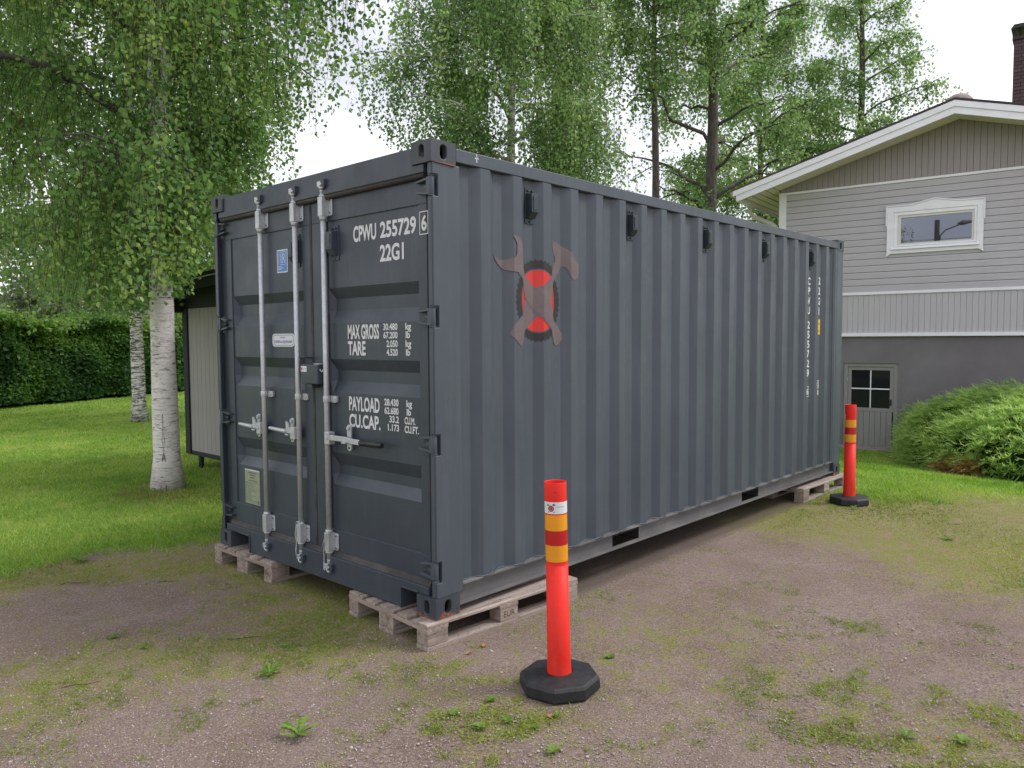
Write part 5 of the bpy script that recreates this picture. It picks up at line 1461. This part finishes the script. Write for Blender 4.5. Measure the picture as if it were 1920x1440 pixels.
# ------------------------------------------------------------------ hedge
def hedge():
    rs = np.random.RandomState(5)
    A, B = np.array([-17.3, -1.2]), np.array([-24.0, 12.8]); L = np.linalg.norm(B - A); d = (B - A) / L; nrm = np.array([d[1], -d[0]])
    if nrm[0] < 0: nrm = -nrm
    root = empty('hedge', (A[0], A[1], 0), 0, 'long trimmed dark green hedge across the back of the lawn', 'hedge')
    n = 90000
    u = rs.uniform(0, L, n); zz = rs.uniform(.02, 1, n) ** .8 * 2.25
    bulge = .10 * np.sin(u * 2.1) * np.sin(zz * 2.2 + u) + .06 * np.sin(u * 5.3 + 1) + .08 * np.sin(u * 3.1 + zz * 4)
    dep_ = bulge - np.abs(rs.normal(size=n)) * .20 - .25 * (zz / 2.25) ** 3
    dep_ = dep_ - .12 * (rs.uniform(size=n) < .3)
    P = np.zeros((n, 3)); P[:, 0] = d[0] * u + nrm[0] * dep_; P[:, 1] = d[1] * u + nrm[1] * dep_; P[:, 2] = zz
    nt = 16000; ut = rs.uniform(0, L, nt); dt = rs.uniform(-1.3, .1, nt)
    Pt = np.zeros((nt, 3)); Pt[:, 0] = d[0] * ut + nrm[0] * dt; Pt[:, 1] = d[1] * ut + nrm[1] * dt; Pt[:, 2] = 2.2 + .12 * np.sin(ut * 1.8) + rs.normal(size=nt) * .10
    P = np.concatenate([P, Pt]); n = len(P)
    D = unit(np.stack([nrm[0] + rs.normal(size=n) * .6, nrm[1] + rs.normal(size=n) * .6, -.25 + rs.normal(size=n) * .55], -1))
    patch = np.array([mnoise.noise(Vector((p[0] * .9, p[1] * .9, p[2] * 1.1))) for p in P])
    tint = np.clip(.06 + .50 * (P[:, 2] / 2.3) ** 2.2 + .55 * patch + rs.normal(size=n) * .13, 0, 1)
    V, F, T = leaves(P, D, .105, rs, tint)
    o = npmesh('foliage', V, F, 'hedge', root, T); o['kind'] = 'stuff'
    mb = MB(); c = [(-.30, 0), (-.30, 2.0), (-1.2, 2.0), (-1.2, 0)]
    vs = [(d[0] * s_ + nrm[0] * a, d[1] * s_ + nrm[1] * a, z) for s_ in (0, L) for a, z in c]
    mb.add(vs, [(0, 1, 2, 3), (7, 6, 5, 4), (0, 4, 5, 1), (1, 5, 6, 2), (2, 6, 7, 3), (3, 7, 4, 0)]); mb.build('shade_core', 'hedge_core', root)  # solid dark box fills the hedge, standing in for its inner shade
hedge()

# ------------------------------------------------------------------ juniper
def juniper():
    rs = np.random.RandomState(9)
    # footprint in house coords (s, n towards viewer)
    FP = np.array([(.10, .3), (.25, 1.2), (.46, 2.1), (.83, 2.95), (1.3, 4.15), (1.8, 5.0), (2.4, 5.55), (3.4, 5.8), (4.6, 5.5), (5.6, 4.2), (6.0, 2.5), (6.0, .3)])
    def inside_dist(s, n):
        x, y = s, n; dmin = np.full(s.shape, 1e9); ins = np.zeros(s.shape, bool)
        for i in range(len(FP)):
            a, b = FP[i], FP[(i + 1) % len(FP)]; ab = b - a
            t = np.clip(((x - a[0]) * ab[0] + (y - a[1]) * ab[1]) / (ab @ ab), 0, 1)
            dmin = np.minimum(dmin, np.hypot(x - a[0] - t * ab[0], y - a[1] - t * ab[1]))
            c = ((a[1] > y) != (b[1] > y)) & (x < (b[0] - a[0]) * (y - a[1]) / (b[1] - a[1] + 1e-12) + a[0]); ins ^= c
        return np.where(ins, dmin, -dmin)
    c_, s__ = math.cos(HR), math.sin(HR); O_ = np.array([-1.784, 14.359])
    def world(s, n): # n towards the viewer = -local y
        return O_[0] + s * c_ + n * s__, O_[1] + s * s__ - n * c_
    def height(s, n):
        d = np.maximum(inside_dist(s, n), 0)
        h = (.50 + .62 * (1 - np.exp(-d / .30))) * (d > 0)
        h = h * (1.0 + .21 * np.clip(s - .8, 0, 2.6)) * (.42 + .58 * np.clip((5.7 - n) / 3.6, 0, 1))
        return h + .07 * np.sin(s * 3.3 + n * 1.7) + .05 * np.sin(n * 4.7 - s * 2)
    wx, wy = world(2.5, 2.5)
    root = empty('juniper_bush', (wx, wy, terrain(wx, wy)), 0, 'broad feathery green juniper spreading in front of the basement wall', 'bush')
    base = np.array([wx, wy, terrain(wx, wy)])
    # dark solid mound, the shade between the sprays put into its colour
    gs, gn = np.meshgrid(np.linspace(.15, 5.95, 50), np.linspace(.35, 5.5, 46))
    dd = inside_dist(gs, gn); hx, hy = world(gs, gn)
    hz = terr_np(hx, hy) + np.where(dd > .15, (height(gs, gn) - .16) * np.clip((dd - .12) / .25, 0, 1), -.12)
    Vc = np.stack([hx, hy, hz], -1).reshape(-1, 3) - base; ii = np.arange(gs.size).reshape(gs.shape)
    Fc = np.stack([ii[:-1, :-1], ii[:-1, 1:], ii[1:, 1:], ii[1:, :-1]], -1).reshape(-1, 4)
    npmesh('shade_core', Vc, Fc, 'juniper_core', root)
    def sprays(n, dry):
        s = rs.uniform(.05, 6, n); m_ = rs.uniform(.2, 5.7, n); d = inside_dist(s, m_)
        edge = (d > -.02) & (d < .30)
        ok = (d > .02) if not dry else (edge & (m_ > 2.6) & (np.sin(s * 4.1 + 1) > .1))
        gapn = np.sin(s * 5.1 + np.sin(m_ * 3.7) * 1.5) * np.sin(m_ * 4.6 + s * 1.9) + rs.normal(size=n) * .25
        ok = ok & ((gapn > -.62) | dry)
        s, m_, d, gapn = s[ok], m_[ok], d[ok], gapn[ok]; n = len(s)
        h = height(s, m_); lay = rs.uniform(.72, 1.03, n) if not dry else rs.uniform(.05, .42, n)
        lay = np.where(d < .25, rs.uniform(.03, 1.0, n), lay) if not dry else lay
        x, y = world(s, m_); z = terr_np(x, y) + h * lay
        P0 = np.stack([x, y, z], -1)
        # outward direction (away from the bush centre) plus upwards sweep
        ox, oy = world(3.2, 1.6); out = unit(np.stack([x - ox, y - oy, np.zeros(n)], -1))
        D = unit(out * 1.0 + rs.normal(size=(n, 3)) * .38 + np.array([-.25, 0, .42]))
        Ls = rs.uniform(.13, .26, n)
        st = rs.uniform(-.2, .2, n)
        Vs, Fs, Ts = [], [], []; cnt = 0
        K = 8
        for k in range(K):
            t = (k + .3) / K
            sidev = unit(np.cross(D, [0, 0, 1.])); upv = np.cross(sidev, D)
            c = P0 + D * (Ls * t)[:, None] + np.array([0, 0, -1.]) * (Ls * .35 * t * t)[:, None]
            sg = 1 if k % 2 else -1
            ld = unit(D * .9 + sidev * sg * .75 * (1 - t) + upv * rs.normal(size=(n, 1)) * .3)
            ll = (.100 * (1.15 - .5 * t)) * rs.uniform(.8, 1.3, n)[:, None]
            w_ = unit(np.cross(ld, upv + rs.normal(size=(n, 3)) * .3)) * .0095
            a = c - w_; b = c + w_; tip = c + ld * ll
            Vs.append(np.stack([a, b, tip], 1).reshape(-1, 3)); Fs.append(np.arange(3 * n).reshape(-1, 3) + cnt); cnt += 3 * n
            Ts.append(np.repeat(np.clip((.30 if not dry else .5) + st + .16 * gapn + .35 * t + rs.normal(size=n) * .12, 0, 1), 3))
        return np.concatenate(Vs) - base, np.concatenate(Fs), np.concatenate(Ts)
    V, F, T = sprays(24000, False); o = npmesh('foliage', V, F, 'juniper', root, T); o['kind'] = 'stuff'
    V, F, T = sprays(26000, True); o = npmesh('dry_foliage', V, F, 'juniper_dry', root, T); o['kind'] = 'stuff'; o['label'] = 'brown dried out sprays along the foot of the bush'
juniper()

# ------------------------------------------------------------------ grass
rs = np.random.RandomState(77)
def sample_view(n, r0, r1, pw=1.0, a0=-62, a1=62):
    """points scattered round the camera, denser near it"""
    r = r0 * (r1 / r0) ** (rs.uniform(0, 1, n) ** pw)
    th = np.radians(rs.uniform(a0, a1, n)) + math.radians(42.53) * 1 + math.pi / 2
    return CAM.x + r * np.cos(th), CAM.y + r * np.sin(th), r
def blades(x, y, r, hmin, hmax, wmul, m, name, tbase, label, bend=.6, tscale=.17):
    n = len(x); z = terr_np(x, y)
    az = rs.uniform(0, 2 * np.pi, n); h = rs.uniform(hmin, hmax, n); w_ = wmul * (.7 + .6 * rs.uniform(size=n)) * np.maximum(1, r / 5.5)
    bx_, by_ = np.cos(az), np.sin(az); ln = rs.uniform(.2, bend * 1.8, n) * h; a2 = rs.uniform(0, 2 * np.pi, n)
    P = np.stack([x, y, z - .004], -1); B = np.stack([bx_, by_, np.zeros(n)], -1) * w_[:, None] * .5
    Tn = np.stack([np.cos(a2) * ln, np.sin(a2) * ln, h], -1)
    V = np.stack([P - B, P + B, P + Tn], 1).reshape(-1, 3); F = np.arange(3 * n).reshape(-1, 3)
    pt = np.array([1.3 * mnoise.noise(Vector((a * .7, b * .7, 3))) + .7 * mnoise.noise(Vector((a * 4, b * 4, 9))) for a, b in zip(x, y)])
    T = np.repeat(np.clip(tbase + .42 * pt + rs.normal(size=n) * tscale, 0, 1), 3)
    o = npmesh(name, V, F, m, None, T); tagp(o, label, 'grass', kind='stuff'); return o
def not_under(x, y):
    return ~((x > -2.5) & (x < .05) & (y > .15) & (y < 6.1)) & ~(((x - .8) ** 2 + (y - .075) ** 2) < .2 ** 2) & ~(((x - .385) ** 2 + (y - 5.24) ** 2) < .2 ** 2) & ~((x > -7.0) & (x < -3.5) & (y > 2.0) & (y < 4.8))
x, y, r = sample_view(330000, 5.0, 30, .85, -45, 45)
L_ = lawn_np(x, y); k = (rs.uniform(size=len(x)) < np.clip(L_ * 1.25 - .12, 0, 1)) & not_under(x, y)
hs_ = (-1.784 + 0, 14.3)
k &= ~((y > 14.0 + .108 * x) & (x > -4.6) & (x < 3))
x, y, r = x[k], y[k], r[k]
blades(x, y, r, .020, .052, .0075, 'grass', 'lawn_grass', .48, 'short mown bright green lawn grass round the yard edges')
# longer fringe along the lawn edge
x, y, r = sample_view(90000, 5.2, 16, 1, -45, 45)
L_ = lawn_np(x, y); k = (L_ > .35) & (L_ < .97) & not_under(x, y); x, y, r = x[k], y[k], r[k]
blades(x, y, r, .03, .085, .006, 'grass', 'edge_grass', .50, 'longer untrimmed grass fringe where lawn meets gravel', .9)
# moss tufts in the gravel
x, y, r = sample_view(420000, 2.0, 11, .9, -45, 45)
Mm = moss_np(x, y); pn = np.array([.5 * mnoise.noise(Vector((a * 9, b * 9, 1))) + .55 * mnoise.noise(Vector((a * 3, b * 3, 5))) for a, b in zip(x, y)])
k = (rs.uniform(size=len(x)) < np.clip((Mm * .72 + pn * 1.25 - .33) * 2.2, 0, 1)) & not_under(x, y) & (lawn_np(x, y) < .8)
x, y, r = x[k], y[k], r[k]
blades(x, y, r, .006, .022, .0065, 'moss', 'moss_tufts', .42, 'low yellow green moss and seedlings spread through the gravel', 1.6)
print('moss blades', len(x))
# gravel stones
x, y, r = sample_view(42000, 1.9, 9, .85, -45, 45)
k = (lawn_np(x, y) < .3) & not_under(x, y); x, y, r = x[k], y[k], r[k]; n = len(x)
sz = rs.uniform(.0020, .0058, n) * (1 + (rs.uniform(size=n) < .02) * 1.0)
oc = np.array([(1, 0, 0), (0, 1, 0), (-1, 0, 0), (0, -1, 0), (0, 0, .7), (0, 0, -.7)], float)
V = np.stack([x, y, np.zeros(n) + terr_np(x, y) + .001], -1)[:, None] + oc[None] * sz[:, None, None] * rs.uniform(.6, 1.3, (n, 6, 1))
F = np.array([(0, 1, 4), (1, 2, 4), (2, 3, 4), (3, 0, 4), (1, 0, 5), (2, 1, 5), (3, 2, 5), (0, 3, 5)])
F = (np.arange(n)[:, None, None] * 6 + F[None]).reshape(-1, 3)
o = npmesh('gravel_stones', V.reshape(-1, 3), F, 'stone'); tagp(o, 'fine loose gravel stones scattered over the drive', 'gravel', kind='stuff')

# ------------------------------------------------------------------ weeds and fallen leaves
def weed(x, y, sc, nl, up, label, seed, shape='oval'):
    rnd = random.Random(seed); sc *= .72; nl = int(nl * (1.6 if shape == 'jag' else 1.2))
    root = empty('weed', (x, y, terrain(x, y)), rnd.uniform(0, 6), label, 'weed', 'weeds growing in the gravel')
    for k in range(nl):
        az = k * 2.4 + rnd.uniform(-.3, .3); L = sc * rnd.uniform(.6, 1.1); w_ = L * (.26 if shape == 'oval' else .13)
        el = up * rnd.uniform(.5, 1.3); M_ = 7 if shape == 'oval' else 11; V = []; F = []
        for i in range(M_):
            t = i / (M_ - 1)
            rr_ = L * t * math.cos(el * (1 - .6 * t)); zz = .003 + L * (math.sin(el) * t - .45 * t * t * math.sin(el)) + .002
            if shape == 'oval': ww = w_ * math.sin(PI * min(1, max(0, (t - .18) / .82)) ** .8) + .0022
            else: ww = w_ * (.25 + .75 * t) * (1.25 if i % 2 else .45) * (1 if t < .95 else .1) + .001
            for s_ in (-1, 0, 1): V.append((rr_ * math.cos(az) - s_ * ww * math.sin(az), rr_ * math.sin(az) + s_ * ww * math.cos(az), zz + abs(s_) * ww * .25))
        for i in range(M_ - 1):
            for j in (0, 1): a = i * 3 + j; F.append((a, a + 1, a + 4, a + 3))
        npmesh('leaf', V, F, 'weed', root, tint=[min(1, max(0, .5 + rnd.uniform(-.3, .3)))] * len(V))
WD = [(-.37, -.79, .105, 12, .75, 'jag', 'spiky bright dandelion between the near pallet and the bottom left'), (.28, -1.03, .12, 10, 1.15, 'jag', 'upright dandelion plant, lowest and largest at the bottom of the drive'),
      (.61, -.45, .045, 8, .35, 'oval', 'round leafed plantain left of the black rubber foot'), (.79, -.46, .055, 9, .6, 'oval', 'small clump of plantain below the black rubber foot'),
      (.84, -.34, .048, 9, .45, 'oval', 'flat plantain rosette just below the rubber foot'), (.97, -.30, .035, 6, .4, 'oval', 'tiny seedling below the rubber foot beside an orange leaf'),
      (.98, -.16, .04, 7, .6, 'oval', 'seedling close under the right edge of the rubber foot'), (1.15, -.40, .05, 8, .5, 'oval', 'small rosette at the bottom middle edge of the drive'),
      (2.18, .69, .07, 11, .55, 'jag', 'wide weed clump near the bottom right corner'), (2.36, .80, .06, 10, .5, 'oval', 'weed clump farthest to the bottom right'),
      (.79, .51, .05, 9, .6, 'oval', 'leafy weed behind the rubber foot on its right'), (-3.25, -.72, .13, 12, .9, 'jag', 'dandelion at the lawn edge on the left'),
      (-1.47, -1.12, .06, 5, .25, 'oval', 'fallen green sprig on bare gravel at the left'), (-1.19, -1.07, .06, 6, .3, 'jag', 'flat weed beside the fallen sprig on the left'),
      (.52, 4.98, .075, 4, 1.2, 'oval', 'two leafed seedling leaning on the far rubber foot'), (1.5, 4.3, .09, 10, .6, 'jag', 'weed cluster in the moss right of the far post'),
      (-.62, -.55, .05, 6, .9, 'jag', 'small seedling on the moss strip left of the near pallet'), (.65, -.25, .045, 8, .4, 'oval', 'low rosette between the near pallet and the rubber foot')]
for i, (x, y, sc, nl, up, sh, lab) in enumerate(WD): weed(x, y, sc, nl, up, lab, i + 50, sh)
def fallen(x, y, sc, label, seed):
    rnd = random.Random(seed); V = []; n = 9
    for k in range(n):
        a = 2 * PI * k / n; r_ = sc * (1.0 if k % 2 else .62) * rnd.uniform(.8, 1.15); V.append((r_ * math.cos(a), r_ * .75 * math.sin(a), .006 + rnd.uniform(0, .014)))
    V.append((0, 0, .004)); F = [(k, (k + 1) % n, n) for k in range(n)]
    o = npmesh('fallen_leaf', V, F, 'dryleaf', None, tint=[rnd.uniform(.2, .9)] * len(V)); o.location = (x, y, 0); o.rotation_euler = (0, 0, rnd.uniform(0, 6))
    tagp(o, label, 'leaf', 'dry leaves on the gravel')
fallen(.20, .05, .022, 'curled tan leaf beside the near pallet, left of its twin', 1); fallen(.19, .18, .025, 'tan leaf right of its twin, in front of the near pallet', 2)
fallen(.96, -.19, .020, 'orange leaf lying below the black rubber foot', 3); fallen(-2.95, -.62, .02, 'brown leaf near the lawn edge at left', 4)
fallen(-.30, -1.9, .024, 'reddish leaf in the bottom left corner', 5); fallen(-.15, -.95, .016, 'small orange leaf right of the spiky dandelion', 6); fallen(2.28, .75, .018, 'rust coloured leaf among the bottom right weeds', 7)
def stick(p, q_, r_, label):
    mb = MB(); p, q_ = Vector(p), Vector(q_); rnd = random.Random(r_ * 1e4)
    mb.tube([p.lerp(q_, t) + Vector((rnd.uniform(-1, 1), rnd.uniform(-1, 1), 0)) * .016 for t in (0, .16, .33, .5, .66, .83, 1)], [r_, r_, r_ * .9, r_ * .9, r_ * .7, r_ * .6, r_ * .4], 5)
    tagp(mb.build('stick', 'twig'), label, 'stick', 'sticks on the gravel')
stick((-2.75, -1.0, .006), (-2.66, -.86, .008), .0022, 'thin brown stick near the lawn edge at the left')
stick((-1.0, -1.55, .005), (-.9, -1.38, .006), .0020, 'short dark stick beside the yellow moss patch')
stick((-.95, -.72, .005), (-.83, -.52, .006), .0018, 'dark twig in the moss between the two pallets')
stick((-2.3, -.55, .006), (-2.2, -.42, .006), .0020, 'long twig lying below the left pallet')
# straw ring at the foot of the big birch is painted by the soil mask; add a few blades of dry straw
xx_ = rs.normal(-5.45, .30, 900); yy_ = rs.normal(.80, .22, 900)
o = blades(xx_, yy_, np.full(900, 9.), .01, .03, .006, 'dryleaf', 'dry_straw', .6, 'dry straw and needles around the foot of the big birch', 3.0)

# ------------------------------------------------------------------ street lamp across the yard (seen mirrored in the window)
pole = empty('street_lamp', (-1.73, -10.3, 0), 0, 'dark wooden pole with a street lamp, mirrored in the upstairs window', 'street lamp')
mb = MB(); mb.tube([(0, 0, -.1), (0, 0, 7.25)], [.15, .11], 14); mb.build('pole', 'bark', pole)
mb = MB(); mb.tube([(.08, 0, 5.9), (.14, 0, 6.5), (.35, .0, 6.75), (1.0, 0, 7.0)], .03, 8); mb.build('lamp_arm', 'grip', pole)
mb = MB(); mb.tube([(.85, 0, 7.0), (1.05, 0, 7.05), (1.45, 0, 7.08)], [.05, .12, .06], 10); mb.build('lamp_head', 'concrete', pole)
for k, z in enumerate((6.35, 6.15, 5.85, 5.7)):
    mb = MB(); mb.tube([(-1.73 + t * 34 - 17, -10.45, z + 1.2 * ((2 * t - 1) ** 2) * .5) for t in np.linspace(0, 1, 15)], .012, 5)
    tagp(mb.build('overhead_wire', 'grip'), ('highest', 'second highest', 'second lowest', 'lowest')[k] + ' of the thin black wires strung past the street lamp pole', 'wire', 'overhead wires')
